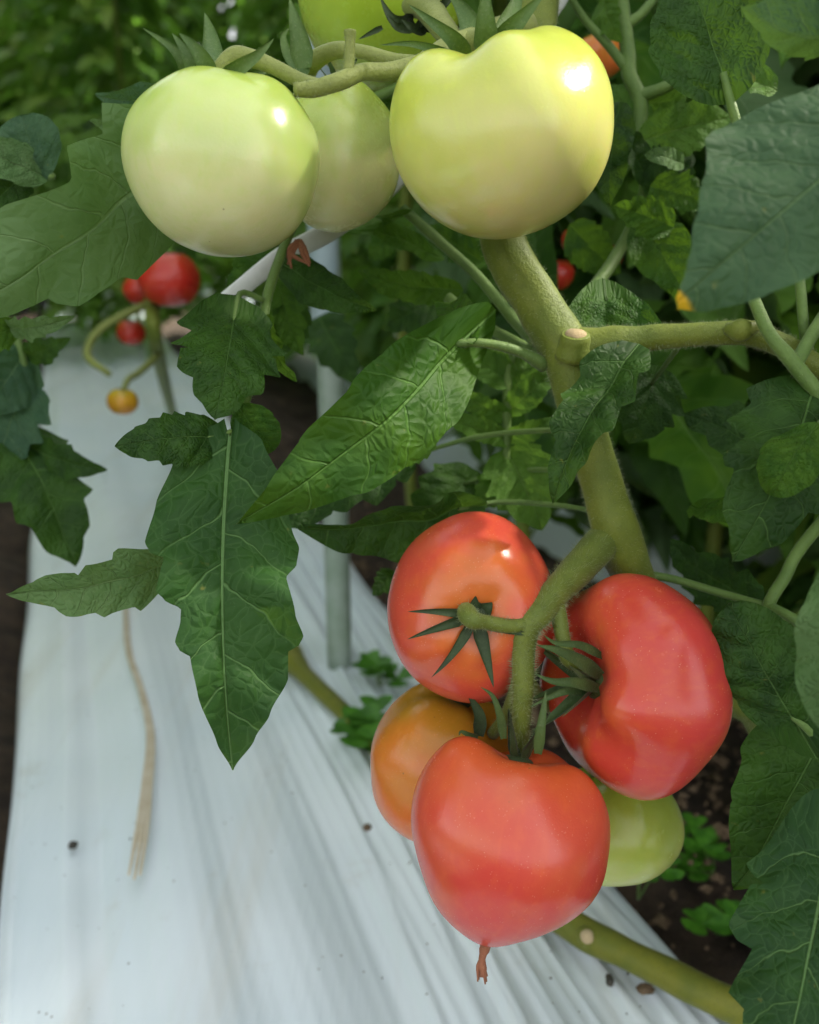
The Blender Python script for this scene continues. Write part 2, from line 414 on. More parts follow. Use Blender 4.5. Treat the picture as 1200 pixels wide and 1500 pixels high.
nt = M['far_leaf'].node_tree; B = NB(nt); bs = nt.nodes['Principled BSDF']; tr = B.n('ShaderNodeBsdfTranslucent'); tr.inputs[0].default_value = (0.14, 0.30, 0.03, 1)
ms = B.n('ShaderNodeMixShader'); ms.inputs[0].default_value = 0.42
B.l(bs.outputs[0], ms.inputs[1]); B.l(tr.outputs[0], ms.inputs[2]); B.l(ms.outputs[0], nt.nodes['Material Output'].inputs[0])
stem_material('yellow_leaf', (0.36, 0.26, 0.02), (0.48, 0.34, 0.03), (0.2, 0.16, 0.03))

# ------------------------------------------------------------------ leaflet generator
def interp(tab, t):
    for i in range(len(tab) - 1):
        a, b = tab[i], tab[i + 1]
        if t <= b[0]:
            k = (t - a[0]) / max(1e-6, b[0] - a[0]); k = k * k * (3 - 2 * k) * 0.5 + k * 0.5
            return a[1] + (b[1] - a[1]) * k
    return tab[-1][1]
def outline(kind, W, rnd):
    """half-width function of t for one side, in leaf lengths"""
    n = {'lobed': 4.6, 'serrate': 7.5, 'entire': 5.0, 'round': 4.0, 'deep': 3.6}[kind]
    amp = {'lobed': 0.26, 'serrate': 0.13, 'entire': 0.06, 'round': 0.05, 'deep': 0.48}[kind]
    a, b = {'lobed': (0.42, 0.85), 'serrate': (0.45, 0.80), 'entire': (0.50, 0.95), 'round': (0.50, 0.52), 'deep': (0.36, 0.85)}[kind]
    off = rnd.random(); j = [rnd.uniform(0.6, 1.3) for _ in range(12)]
    pk = a / (a + b); norm = pk ** a * (1 - pk) ** b
    def f(t):
        if t <= 0: return 0.0
        if t >= 1: return 0.0
        e = (t ** a) * ((1 - t) ** b) / norm
        q = t * n + off; k = int(q); p = q - k
        tooth = (p ** 1.3) if p < 0.78 else (0.78 ** 1.3) * (1 - (p - 0.78) / 0.22) ** 0.8
        return W * e * (1 - amp * j[k % 12] * (1 - tooth / 0.72) * min(1, t * 6) * min(1, (1 - t) * 5))
    return f
def leaflet_geo(L, wl, wr, nT=34, nS=20, fold=0.15, arch=0.05, curl=0.0, ripple=0.03, quilt=0.012, back=0.10, sweep=0.12, twist=0.0, side=0.0, seed=0, nlat=5.6, back_curl=0.0):
    """leaf in local space: base at origin, +Y to the tip, +Z the upper side. wl/wr half width functions (x<0 / x>0) in leaf lengths"""
    rnd = random.Random(seed); o1 = rnd.uniform(0, 50); ph = rnd.uniform(0, 6.28)
    V = []; UV = []; Fc = []
    for i in range(nT + 1):
        t = i / nT
        a, b = wl(t), wr(t)
        for k in range(nS + 1):
            s = -1 + 2 * k / nS
            s = math.copysign(abs(s) ** 0.9, s)
            x = s * (a if s < 0 else b)
            ax = abs(x)
            y = t + sweep * ax * abs(s) * min(1.0, 1.4 * (1 - t)) - back * abs(s) ** 1.5 * math.exp(-t * 9.0)
            q = t - 0.95 * ax ** 1.12
            p = q * nlat + 0.17 * (1 if x > 0 else -1); p -= math.floor(p)
            d = abs(p - 0.5) * 2
            z = fold * ax - back_curl * ax * ax * 4
            z += arch * 4 * t * (1 - t) - curl * max(0, t - 0.45) ** 2 * 3.2
            z += ripple * (mnoise.noise((x * 5 + o1, t * 5, 0.3)) + 0.6 * math.sin(t * 15 + ph + (1.5 if x > 0 else 0)) * abs(s) ** 2)
            z += quilt * (math.sin(min(1, d) * math.pi * 0.5) * min(1, ax * 14) - 0.6 * math.exp(-(ax / 0.012) ** 2)) * min(1, (1 - t) * 6)
            xx = x + side * 4 * t * (1 - t)
            tw = twist * (t - 0.5)
            X = xx * math.cos(tw) - z * math.sin(tw); Z = xx * math.sin(tw) + z * math.cos(tw)
            V.append((X * L, y * L, Z * L)); UV.append((0.5 + x, t))
    w = nS + 1
    for i in range(nT):
        for k in range(nS):
            if i == nT - 1:
                Fc.append((i * w + k, i * w + k + 1, (i + 1) * w + k + 1, (i + 1) * w + k))
            else:
                Fc.append((i * w + k, i * w + k + 1, (i + 1) * w + k + 1, (i + 1) * w + k))
    return V, Fc, UV
def tabf(tab, L):
    return lambda t: interp(tab, t) / L

def hero(parent, base, tip, w, mat='leaf_mature', kind='lobed', roll=0.0, fold=0.15, arch=0.06, curl=0.12, ripple=0.045, seed=1, wl=None, wr=None, nlat=5.6, back=0.10, twist=0.0, side=0.0, nT=60, nS=34, quilt=0.009, sweep=0.12, petiole=None, pr=0.0013, name='leaf', bc=0.0):
    """one hand-placed leaf blade between two points; w half width in photo pixels"""
    b, t = PP(base), PP(tip)
    Y = t - b; L = Y.length; Y.normalize()
    Cv = (CAMP - b).normalized(); N = (Cv - Y * Cv.dot(Y)).normalized()
    N = Quaternion(Y, R(roll)) @ N
    X = Y.cross(N)
    Lpx = L / pxm((base[2] + tip[2]) / 2)
    rnd = random.Random(seed)
    fl = tabf(wl, Lpx) if wl else outline(kind, w / Lpx, rnd)
    fr = tabf(wr, Lpx) if wr else outline(kind, w / Lpx * rnd.uniform(0.9, 1.1), rnd)
    V, Fc, UV = leaflet_geo(L, fl, fr, nT, nS, fold, arch, curl, ripple, quilt, back, sweep, twist, side, seed, nlat, bc)
    Vw = [b + X * v[0] + Y * v[1] + N * v[2] for v in V]
    o = obj(name, Vw, Fc, M[mat], parent, b, UV)
    if petiole:
        pts = [b + Y * 0.006 + N * 0.0002] + [PP(q) for q in petiole]
        tube('petiole', pts, [pr * 0.7] + [pr] * (len(pts) - 1), M['petiole'], o, n=5, sides=8, bump=0.12, bf=200)
    return o

# shared leaflets for the compound leaves further back
BGL = []
for i in range(9):
    rnd = random.Random(100 + i)
    kind = ['lobed', 'deep', 'lobed', 'serrate', 'entire', 'lobed', 'serrate', 'deep', 'entire'][i]
    W = rnd.uniform(0.24, 0.33)
    V, Fc, UV = leaflet_geo(1.0, outline(kind, W, rnd), outline(kind, W, rnd), 26, 14, rnd.uniform(0.1, 0.5), rnd.uniform(0.02, 0.12), rnd.uniform(0.0, 0.5), 0.05, 0.014, 0.1, 0.12, rnd.uniform(-.5, .5), 0.0, 200 + i)
    BGL.append([mesh_from('leaflet', V, Fc, M[k + '_lite'], UV) for k in ('leaf_mature', 'leaf_deep', 'leaf_young', 'leaf_pale')])

def compound(plant, base, dirv, L, rnd, ok=None, tone=None, up=Vector((0, 0, 1)), size=1.0, pairs=3, name='leaf'):
    """pinnate tomato leaf: a drooping rachis with leaflets as children"""
    dirv = dirv.normalized()
    droop = rnd.uniform(0.25, 0.75)
    pts = [base + dirv * L * s + Vector((0, 0, -1)) * L * droop * s * s for s in (0, .25, .5, .75, 1.0)]
    spots = []
    def at(s):
        p = base + dirv * L * s + Vector((0, 0, -1)) * L * droop * s * s
        tg = (dirv + Vector((0, 0, -1)) * 2 * droop * s).normalized()
        return p, tg
    sp = [0.36, 0.58, 0.80] if pairs == 3 else [0.5, 0.78]
    for q, s in enumerate(sp):
        for sd in (-1, 1):
            p, tg = at(s + rnd.uniform(-.03, .03)); sidev = tg.cross(up).normalized() * sd
            Y = (sidev * 0.85 + tg * rnd.uniform(0.25, 0.7) + Vector((0, 0, -1)) * rnd.uniform(0.0, 0.7)).normalized()
            spots.append((p, Y, L * rnd.uniform(0.30, 0.42) * size))
            if rnd.random() < 0.35:
                p2, _ = at(s + 0.1); spots.append((p2, (sidev + tg * 0.4).normalized(), L * rnd.uniform(0.10, 0.16) * size))
    p, tg = at(1.0); spots.append((p, (tg + Vector((0, 0, -0.3))).normalized(), L * rnd.uniform(0.42, 0.55) * size))
    if ok:
        for p, Y, l in spots:
            for k in (0.0, 0.5, 1.0):
                if not ok(p + Y * l * k): return None
    tone = tone if tone is not None else rnd.choice([0, 0, 0, 1, 2, 2])
    r = tube(name, pts, [L * 0.011, L * 0.009, L * 0.008, L * 0.006, L * 0.004], M['petiole'], plant, n=3, sides=7)
    o0 = WORLD_AT[r.name]
    for p, Y, l in spots:
        N = up - Y * up.dot(Y)
        if N.length < 0.1: N = Y.orthogonal()
        N.normalize(); N = Quaternion(Y, rnd.uniform(-0.7, 0.7)) @ N
        X = Y.cross(N)
        m = Matrix((X, Y, N)).transposed().to_4x4()
        lo = bpy.data.objects.new('leaflet', rnd.choice(BGL)[tone if rnd.random() < 0.85 else rnd.choice([0, 1, 2, 3])])
        C.objects.link(lo); lo.parent = r
        lo.matrix_basis = Matrix.Translation(p - o0) @ m @ Matrix.Diagonal((l, l, l, 1))
    return r

# ------------------------------------------------------------------ setting: ground, beds
UV_ = Vector((-0.3540, 0.9353, 0)).normalized()      # along the bed
VV_ = Vector((0.9353, 0.3540, 0)).normalized()       # across the bed, to the right
def uvc(p): return p.dot(UV_), p.dot(VV_)
EL = uvc(F(16, 1400))[1]; ER = uvc(F(1040, 1455))[1]
BW = ER - EL

def ridge(x): return 1 - abs(2 * (x - math.floor(x)) - 1)
def film_z(u, v, vl, vr, seed):
    k = (v - vl) / (vr - vl)
    w1 = mnoise.noise((v * 15 + seed, u * 0.9, 1.0))
    w2 = mnoise.noise((v * 34 + seed + u * 0.6, u * 1.3, 4.0))
    rk = max(0.0, min(1.0, (k - 0.45) / 0.3))
    z = 0.0150 * w1 + (0.0018 + 0.0035 * rk) * w2
    rk = max(0.0, min(1.0, (k - 0.52) / 0.25))
    # tight lengthwise pleats toward the right edge
    ph = v * 40 + 1.7 * mnoise.noise((u * 1.6, v * 9, seed)) + 0.35 * u
    fp = ph - math.floor(ph)
    z += (0.02 + 0.98 * rk) * 0.011 * (fp ** 1.6 if fp < 0.86 else 0.786 * (1 - (fp - 0.86) / 0.14)) * (0.65 + 0.5 * mnoise.noise((v * 21, u * 1.5, 7.0)))
    ph2 = v * 103 + 0.6 * mnoise.noise((u * 3.0, v * 16, seed + 9))
    z += (0.15 + 0.85 * rk) * 0.0018 * ridge(ph2) ** 2.0
    lk = max(0.0, 1 - k / 0.22)
    z += lk * 0.004 * math.sin(v * 130 + 1.3 * mnoise.noise((u * 1.1, 0, seed))) 
    z += 0.0015 * mnoise.noise((u * 14, v * 18, seed + 3)) * math.exp(-max(0, u - 0.6) * 2.2)
    return z
def bed(name, vl, vr, u0, u1, nv, du, seed, drop=0.11):
    vs = []; fs = []
    us = []; u = u0
    while u < u1:
        us.append(u); u += du * (1 + max(0, u - 0.8) * 1.1)
    prof = [(-0.026, -drop - 0.02), (-0.020, -drop * 0.75), (-0.013, -drop * 0.32), (-0.005, -0.010)]
    cols = [(vl + a, z, 0.4) for a, z in prof] + [(vl + (vr - vl) * i / nv, None, 1) for i in range(nv + 1)] + [(vr - a, z, 0.4) for a, z in reversed(prof)]
    for u in us:
        for v, z, s in cols:
            if z is None:
                k = (v - vl) / (vr - vl)
                edge = min(k, 1 - k) * (vr - vl)
                zz = film_z(u, v, vl, vr, seed) - 0.012 * math.exp(-edge / 0.012)
            else:
                zz = z + 0.006 * mnoise.noise((u * 6, v * 20, seed)) + (0.0 if z < -0.02 else 0)
            vv = v + 0.006 * mnoise.noise((u * 3.1, seed, 0.0)) * (1 if abs(v - vl) < .1 or abs(v - vr) < .1 else 0)
            vs.append(UV_ * u + VV_ * vv + Vector((0, 0, zz)))
    w = len(cols)
    for i in range(len(us) - 1):
        for k in range(w - 1):
            a = i * w + k
            fs.append((a, a + 1, a + w + 1, a + w))
    o = obj(name, vs, fs, M['film'], None, UV_ * u0 + VV_ * (vl + vr) / 2)
    tag(o, None, None, None, 'structure'); return o
bed('mulched_bed', EL, ER, 0.05, 9.0, 190, 0.011, 3.0)
bed('mulched_bed', ER + 0.42, ER + 0.42 + BW, -0.2, 9.0, 40, 0.05, 17.0)
bed('mulched_bed', EL - 0.42 - BW, EL - 0.42, -0.2, 9.0, 40, 0.05, 31.0)
def ground():
    vs = []; fs = []
    xs = [-60, -20, -8, -4, -2.5] + [-2 + i * 0.04 for i in range(101)] + [2.5, 4, 8, 20, 60]
    ys = [-40, -10, -3, -1] + [-0.5 + i * 0.04 for i in range(101)] + [4.2, 6, 10, 25, 80, 200]
    for y in ys:
        for x in xs:
            z = -0.115 + 0.030 * mnoise.noise((x * 6, y * 6, 0)) + 0.018 * mnoise.noise((x * 23, y * 23, 4))
            # soil banked up against the shoulder of the bed
            uu, vv = uvc(Vector((x, y, 0)))
            if ER - 0.02 < vv < ER + 0.40: z += 0.075 * math.exp(-((vv - ER - 0.09) / 0.10) ** 2)
            if EL - 0.40 < vv < EL + 0.02: z += 0.045 * math.exp(-((vv - EL + 0.12) / 0.10) ** 2)
            if EL + 0.05 < vv < ER - 0.05: z = -0.10
            vs.append((x, y, z))
    w = len(xs)
    for j in range(len(ys) - 1):
        for i in range(w - 1):
            a = j * w + i; fs.append((a, a + 1, a + w + 1, a + w))
    o = obj('ground', vs, fs, M['soil'], None, (0, 0, -0.115)); o['kind'] = 'structure'
ground()

# ------------------------------------------------------------------ tomatoes
def frame_from_cam(axis, spin=0.0):
    """rotation whose Z is the stem axis given as (right, up, toward viewer)"""
    a = (CAMR @ Vector(axis)).normalized()
    q = a.to_track_quat('Z', 'Y')
    return q @ Quaternion((0, 0, 1), R(spin))
def tomato_geo(r, squash=0.86, dim=0.16, dimw=0.34, lobes=(), taper=0.0, tip=0.0, sx=1.0, sy=1.0, lump=0.02, seed=0, nth=84, nph=56, shear=(0, 0), p=0.92):
    V = []; Fc = []
    for j in range(nph + 1):
        ph = math.pi * j / nph
        for i in range(nth):
            th = 2 * math.pi * i / nth
            s = math.sin(ph); c = math.cos(ph)
            rho = s ** p if s > 0 else 0
            z = c * squash
            top = max(0.0, c); w = math.exp(-((ph - 0.62) / 0.55) ** 2)
            g = 0.0
            for (k, amp, off) in lobes: g += amp * math.cos(k * th + off)
            rho *= 1 + g * (0.35 + 0.65 * w)
            z += squash * g * 1.25 * w
            z -= dim * math.exp(-(ph / dimw) ** 2) * (1 + 0)
            rho *= 1 - taper * ((1 - c) / 2) ** 2
            z -= tip * math.exp(-((math.pi - ph) / 0.30) ** 2)
            x = rho * math.cos(th) * sx; y = rho * math.sin(th) * sy
            n = lump * mnoise.noise((x * 1.3 + seed, y * 1.3, z * 1.3 + seed))
            x *= 1 + n * 2; y *= 1 + n * 2; z *= 1 + n
            x += shear[0] * z; y += shear[1] * z
            V.append((x, y, z))
    for j in range(nph):
        for i in range(nth):
            a = j * nth + i; b = j * nth + (i + 1) % nth
            Fc.append((a, a + nth, b + nth, b))
    return V, Fc
def blade_geo(path, w, up, fold=0.3, n=5, power=0.8, curl=0.0):
    """pointed narrow blade along a path (list of Vector); widest low down"""
    pts, _ = catmull(path, [1] * len(path), 5)
    m = len(pts); V = []; Fc = []
    for i, p in enumerate(pts):
        t = i / (m - 1)
        tg = (pts[min(i + 1, m - 1)] - pts[max(i - 1, 0)]).normalized()
        sd = tg.cross(up)
        if sd.length < 1e-4: sd = tg.orthogonal()
        sd.normalize(); nn = sd.cross(tg).normalized()
        ww = w * (min(1, 0.55 + t * 2.2) * (1 - t) ** power)
        for k in range(n):
            s = -1 + 2 * k / (n - 1)
            V.append(p + sd * s * ww + nn * abs(s) * ww * fold)
    for i in range(m - 1):
        for k in range(n - 1):
            a = i * n + k; Fc.append((a, a + 1, a + n + 1, a + n))
    # give the blade a little thickness
    off = len(V); th = w * 0.10
    for i in range(m):
        for k in range(n):
            q = V[i * n + k]; V.append(q - up * th)
    for i in range(m - 1):
        for k in range(n - 1):
            a = off + i * n + k; Fc.append((a + n, a + n + 1, a + 1, a))
        for (a, b) in ((i * n, (i + 1) * n), ((i + 1) * n + n - 1, i * n + n - 1)):
            Fc.append((b, a, a + off, b + off))
    return V, Fc

def tomato(label, px, py, d, rpx, axis, mat, group=None, spin=0.0, sepals=None, sep_mat='sepal', calyx=True, style=None, rscale=1.0, **kw):
    """fruit hanging on its stalk; local unit = fruit radius"""
    r = rpx * pxm(d)
    o = thing('tomato', label, 'tomato', P(px, py, d), group)
    o.rotation_mode = 'QUATERNION'; o.rotation_quaternion = frame_from_cam(axis, spin)
    o.scale = (r, r, r)
    V, Fc = tomato_geo(1.0, **kw)
    fb = bpy.data.objects.new('fruit', mesh_from('fruit', V, Fc, M[mat])); C.objects.link(fb); fb.parent = o
    sq = kw.get('squash', 0.86); dim = kw.get('dim', 0.16)
    z0 = sq - dim + 0.01
    if calyx:
        cv, cf, _ = tube_geo([Vector((0, 0, z0 - 0.06)), Vector((0, 0, z0 + 0.02)), Vector((0, 0, z0 + 0.07))], [0.17, 0.15, 0.06], 3, 12, 0.15, 6.0)
        ca = bpy.data.objects.new('calyx', mesh_from('calyx', cv, cf, M[sep_mat])); C.objects.link(ca); ca.parent = o
        for (ang, ln, lift, wd, bend) in (sepals or []):
            dv = Vector((math.cos(R(ang)), math.sin(R(ang)), 0)); up = Vector((0, 0, 1))
            pts = []
            for s in (0, .25, .5, .75, 1.0):
                pts.append(dv * (0.08 + ln * s * math.cos(lift)) + up * (z0 + 0.03 + ln * s * math.sin(lift) + bend * s * s * ln))
            lat = dv.cross(up) * (0.16 * ln * math.sin(ang * 5.3 + d * 90)); pts = [q + lat * (i / 4) ** 2 for i, q in enumerate(pts)]
            bv, bf = blade_geo(pts, wd * (1 + 0.2 * math.sin(ang * 3.1)), up, 0.35 + 0.3 * math.sin(ang))
            so = bpy.data.objects.new('sepal', mesh_from('sepal', bv, bf, M[sep_mat])); C.objects.link(so); so.parent = ca
    if style:
        zb = -sq - kw.get('tip', 0.0)
        pts = [Vector((0, 0, zb + 0.03)), Vector((0.03, 0.02, zb - 0.13)), Vector((0.0, 0.05, zb - 0.27))]
        sv, sf, _ = tube_geo(pts, [0.065, 0.034, 0.045], 4, 8, 0.5, 20.0)
        so = bpy.data.objects.new('dried_style', mesh_from('dried_style', sv, sf, M['dry'])); C.objects.link(so); so.parent = o
        for q in range(4):
            a = q * 1.7
            sv, sf, _ = tube_geo([pts[1], pts[1] + Vector((0.03 * math.cos(a), 0.03 * math.sin(a), -0.06)), pts[2] + Vector((0.05 * math.cos(a), 0.05 * math.sin(a), -0.05))], [0.018, 0.022, 0.008], 3, 5)
            s2 = bpy.data.objects.new('shred', mesh_from('shred', sv, sf, M['dry'])); C.objects.link(s2); s2.parent = so
    return o

rip = 'fruits of the ripening truss'; gre = 'fruits of the green truss'
tomato('ripe red tomato with star of dark sepals facing outward, uppermost of its truss', 692, 890, 0.365, 126, (-0.03, 0.0, 1.0), 'tom_a', rip, 0, squash=0.94, dim=0.15, dimw=0.30, sy=1.08, sx=0.98, lump=0.03, seed=1,
       lobes=((5, 0.012, 0.3), (3, 0.015, 1.2)), calyx=True, sepals=[(170, 0.68, 0.34, 0.07, -0.16), (196, 0.70, 0.20, 0.085, -0.08), (243, 0.74, 0.28, 0.08, -0.20), (286, 0.70, 0.18, 0.085, -0.02), (335, 0.55, 0.2, 0.07, -0.10), (35, 0.16, 0.35, 0.10, -0.05), (95, 0.15, 0.4, 0.10, -0.05)])
tomato('large ripe red kidney-shaped tomato with deep stalk hollow, beside the oval leaf', 924, 998, 0.352, 158, (-0.93, 0.06, 0.37), 'tom_b', rip, 20, squash=0.74, dim=0.36, dimw=0.42, lobes=((2, 0.05, 0.6), (5, 0.030, 1.0), (7, 0.016, 2.0)), lump=0.05, seed=7, sep_mat='sepal_green',
       sepals=[(20, 0.62, 0.95, 0.09, 0.0), (80, 0.60, 1.0, 0.08, 0.05), (140, 0.60, 0.9, 0.09, 0.0), (200, 0.62, 1.0, 0.08, -0.05), (260, 0.66, 0.9, 0.09, 0.0), (320, 0.6, 1.0, 0.08, 0.0)])
tomato('ripe red heart-shaped tomato hanging lowest, dried brown style at its tip', 741, 1222, 0.335, 152, (0.19, 0.95, -0.14), 'tom_c', rip, 40, squash=0.94, dim=0.26, dimw=0.42, lobes=((2, 0.04, -0.4), (3, 0.035, 0.4), (5, 0.012, 0.3)), taper=0.20, tip=0.08, lump=0.04, seed=3, style=True,
       sepals=[(30, 0.5, 1.2, 0.08, 0.0), (110, 0.5, 1.2, 0.08, 0.1), (200, 0.55, 1.2, 0.08, 0.0), (280, 0.5, 1.1, 0.08, 0.0)])
tomato('orange half-ripe tomato tucked behind the heart-shaped red one', 648, 1118, 0.395, 112, (0.25, 0.94, 0.10), 'tom_d', rip, 10, squash=1.02, dim=0.16, sx=0.95, lobes=((3, 0.03, 0.5), (5, 0.015, 0)), lump=0.04, seed=11,
       sepals=[(100, 0.6, 1.2, 0.10, 0.1), (170, 0.5, 0.4, 0.08, 0.2), (20, 0.5, 0.7, 0.08, 0.0), (300, 0.5, 0.8, 0.08, 0.0)])
tomato('green unripe tomato peeping out below the kidney-shaped red one', 900, 1204, 0.405, 95, (-0.25, 0.95, 0.05), 'tom_e', rip, 0, squash=0.92, dim=0.14, lobes=((5, 0.02, 0.8),), lump=0.04, seed=5, sepals=[(60, 0.5, 0.8, 0.08, 0), (180, 0.5, 0.8, 0.08, 0), (300, 0.5, 0.8, 0.08, 0)])
tomato('pale green unripe tomato in front of the broad left-hand leaf', 327, 242, 0.325, 143, (0.06, 0.97, -0.02), 'tom_g1', gre, 15, squash=0.89, dim=0.13, dimw=0.40, lobes=((2, 0.012, 0.8), (5, 0.014, 0.2)), lump=0.025, seed=8, taper=0.05, sep_mat='sepal_green', calyx=False)
tomato('green-to-cream unripe tomato squeezed between two larger green ones', 492, 228, 0.382, 96, (0.05, 0.98, 0.0), 'tom_g2', gre, 0, squash=1.12, dim=0.12, lobes=((3, 0.02, 0.3),), lump=0.03, seed=2, taper=0.02, sep_mat='sepal_green', sepals=[(a, 0.5, 0.9, 0.08, 0) for a in (0, 72, 144, 216, 288)])
tomato('largest yellow-green tomato with lobed sunlit shoulder above the thick stem', 738, 202, 0.325, 160, (-0.20, 0.95, 0.14), 'tom_g3', gre, 205, squash=0.88, dim=0.20, dimw=0.38, lobes=((2, 0.03, 2.6), (3, 0.032, 0.3), (5, 0.030, 1.5)), lump=0.03, seed=13, taper=0.04, sep_mat='sepal_green', calyx=False)
tomato('bright green tomato with dark shrivelled calyx, behind the green truss stalk', 556, -4, 0.43, 122, (0.36, 0.12, 0.9), 'tom_g4', gre, 0, squash=0.95, dim=0.10, lobes=((5, 0.015, 0.2),), lump=0.03, seed=4, sepals=[(170, 0.5, 0.35, 0.13, -0.1), (215, 0.48, 0.3, 0.12, -0.1), (250, 0.55, 0.4, 0.09, -0.1), (290, 0.5, 0.5, 0.12, 0), (130, 0.5, 0.6, 0.12, 0), (60, 0.5, 0.6, 0.12, 0), (0, 0.5, 0.6, 0.12, 0)])
# fruits on neighbouring plants
bgf = [('blurred red tomato behind the broad left-hand leaf', 246, 408, 0.86, 46, 'tom_bg_red', (0.1, 0.9, 0.3)),
       ('small blurred red tomato beside the bent green stalk over the film', 192, 487, 0.92, 21, 'tom_bg_red', (0.1, 0.9, 0.3)),
       ('blurred red tomato half hidden by the bent green stalk', 205, 424, 0.90, 24, 'tom_bg_red', (0, 1, .2)),
       ('small amber tomato hanging alone over the white film', 180, 588, 0.80, 22, 'tom_bg_amber', (0.1, 0.9, 0.2)),
       ('orange-red tomato peeping past the shoulder of the largest green one', 880, 82, 0.52, 36, 'tom_d', (0, 1, 0.1)),
       ('small red tomato deep in the foliage beside the thick stem', 842, 352, 0.60, 20, 'tom_bg_red', (0, 1, 0.1)),
       ('dark red tomato in the shade right of the thick stem', 818, 402, 0.62, 24, 'tom_bg_red', (0, 1, 0.1)),
       ('red tomato glimpsed behind the heart-shaped leaf', 892, 378, 0.66, 20, 'tom_bg_red', (0, 1, 0.1))]
for lab, x, y, d, r, mt, ax in bgf:
    tomato(lab, x, y, d, r, ax, mt, None, 0, squash=0.88, dim=0.14, lobes=((5, 0.02, 0.3),), lump=0.04, seed=x * 0.1, nth=40, nph=28,
           sepals=[(a, 0.6, 0.25, 0.09, -0.05) for a in (10, 80, 150, 225, 300)])

# ------------------------------------------------------------------ the main plant
plant = thing('tomato_plant', 'tomato plant with thick olive stem bearing a green truss and a red truss', 'plant', F(1120, 1330, -0.05))
def stem_px(name, pts, rpx, mat, parent, **kw):
    """pts (x, y, depth), radii in photo pixels"""
    return tube(name, [PP(p) for p in pts], [r * pxm(p[2]) for r, p in zip(rpx, pts)], M[mat], parent, **kw)
ms = stem_px('main_stem', [(800, -160, .40), (792, -40, .39), (780, 60, .385), (752, 200, .385), (735, 340, .380), (785, 440, .375), (832, 520, .372), (852, 610, .372), (880, 700, .372), (905, 785, .372), (938, 868, .388), (985, 950, .405), (1062, 1015, .42), (1125, 1075, .43), (1155, 1320, .46)],
             [34, 32, 32, 34, 34, 34, 38, 30, 30, 34, 29, 26, 26, 26, 34], 'stem', plant, n=8, sides=36, bump=0.075, bf=95, ribs=0.022, hairs=9000, hl=0.0024, seed=1)
br = stem_px('side_branch', [(845, 515, .370), (890, 508, .366), (950, 495, .362), (1020, 490, .358), (1090, 488, .355), (1150, 508, .355), (1230, 560, .355)], [36, 30, 19, 17, 17, 17, 16], 'stem', plant, n=7, sides=24, bump=0.07, bf=110, ribs=0.02, hairs=3600, hl=0.0018, seed=2)
sc0 = P(842, 502, .3610); scd = (CAMR @ Vector((0.0, 0.80, 0.60))).normalized()
tube('leaf_scar', [sc0 - scd * .006, sc0 + scd * .001, sc0 + scd * .0036, sc0 + scd * .0040], [0.0080, 0.0062, 0.0056, 0.0046], M['stem'], ms, n=4, sides=18, bump=0.08, bf=200)
tube('scar_face', [sc0 + scd * .003, sc0 + scd * .0044], [0.0049, 0.0042], M['scar'], ms, n=2, sides=16, bump=0.12, bf=400)
stem_px('branch_swelling', [(1065, 482, .352), (1085, 484, .348), (1108, 478, .349)], [9, 17, 9], 'stem', br, n=4, sides=12, bump=0.1)
# ripe truss
tr1 = stem_px('truss_stalk', [(922, 772, .376), (888, 790, .371), (850, 830, .360), (814, 868, .347), (788, 900, .340), (771, 920, .338), (767, 960, .338), (766, 1010, .338), (764, 1060, .342), (763, 1100, .349)], [20, 26, 25, 22, 21, 20, 17, 16, 13, 11], 'truss', plant, n=7, sides=18, bump=0.07, bf=140, hairs=3200, hl=0.0030, seed=3)
stem_px('pedicel', [(782, 915, .338), (745, 917, .334), (712, 912, .331), (692, 908, .329), (684, 898, .334), (683, 893, .340)], [14, 11, 11, 14, 15, 12], 'truss', tr1, n=6, sides=14, bump=0.06, bf=140, hairs=420, hl=0.0018, seed=4)
stem_px('pedicel', [(812, 868, .345), (818, 900, .343), (826, 940, .340), (834, 965, .340), (862, 978, .345)], [14, 12, 11, 13, 13], 'truss', tr1, n=6, sides=14, bump=0.06, bf=140, hairs=420, hl=0.0018, seed=5)
stem_px('pedicel', [(768, 960, .340), (756, 1010, .348), (742, 1048, .360), (722, 1075, .375)], [14, 11, 10, 9], 'truss', tr1, n=6, sides=12, bump=0.06, bf=140, hairs=200, seed=6)
stem_px('pedicel', [(775, 1000, .345), (800, 1030, .365), (850, 1090, .385), (882, 1120, .398)], [10, 8, 8, 8], 'truss', tr1, n=6, sides=12, bump=0.06, bf=140)
# loose sepals around the lower stalk of the ripe truss
def sepal_px(parent, pts, wpx, mat='sepal', fold=0.35, name='sepal'):
    P_ = [PP(p) for p in pts]
    up = (CAMP - P_[0]).normalized()
    v, f = blade_geo(P_, wpx * pxm(pts[0][2]), up, fold)
    return obj(name, v, f, M[mat], parent, P_[0])
for pts, w, mt in [([(702, 1078, .352), (703, 1050, .350), (694, 1030, .349), (685, 1016, .348)], 12, 'sepal'),
                   ([(738, 1082, .338), (733, 1050, .334), (722, 1020, .332), (704, 1006, .331)], 8, 'sepal_green'),
                   ([(788, 1104, .332), (792, 1070, .329), (797, 1035, .329), (800, 1012, .330)], 10, 'sepal_green'),
                   ([(700, 1080, .35), (690, 1078, .345), (676, 1072, .343), (672, 1078, .342)], 6, 'sepal_green'),
                   ([(745, 945, .338), (733, 934, .337), (728, 930, .337)], 7, 'sepal')]:
    sepal_px(tr1, pts, w, mt)
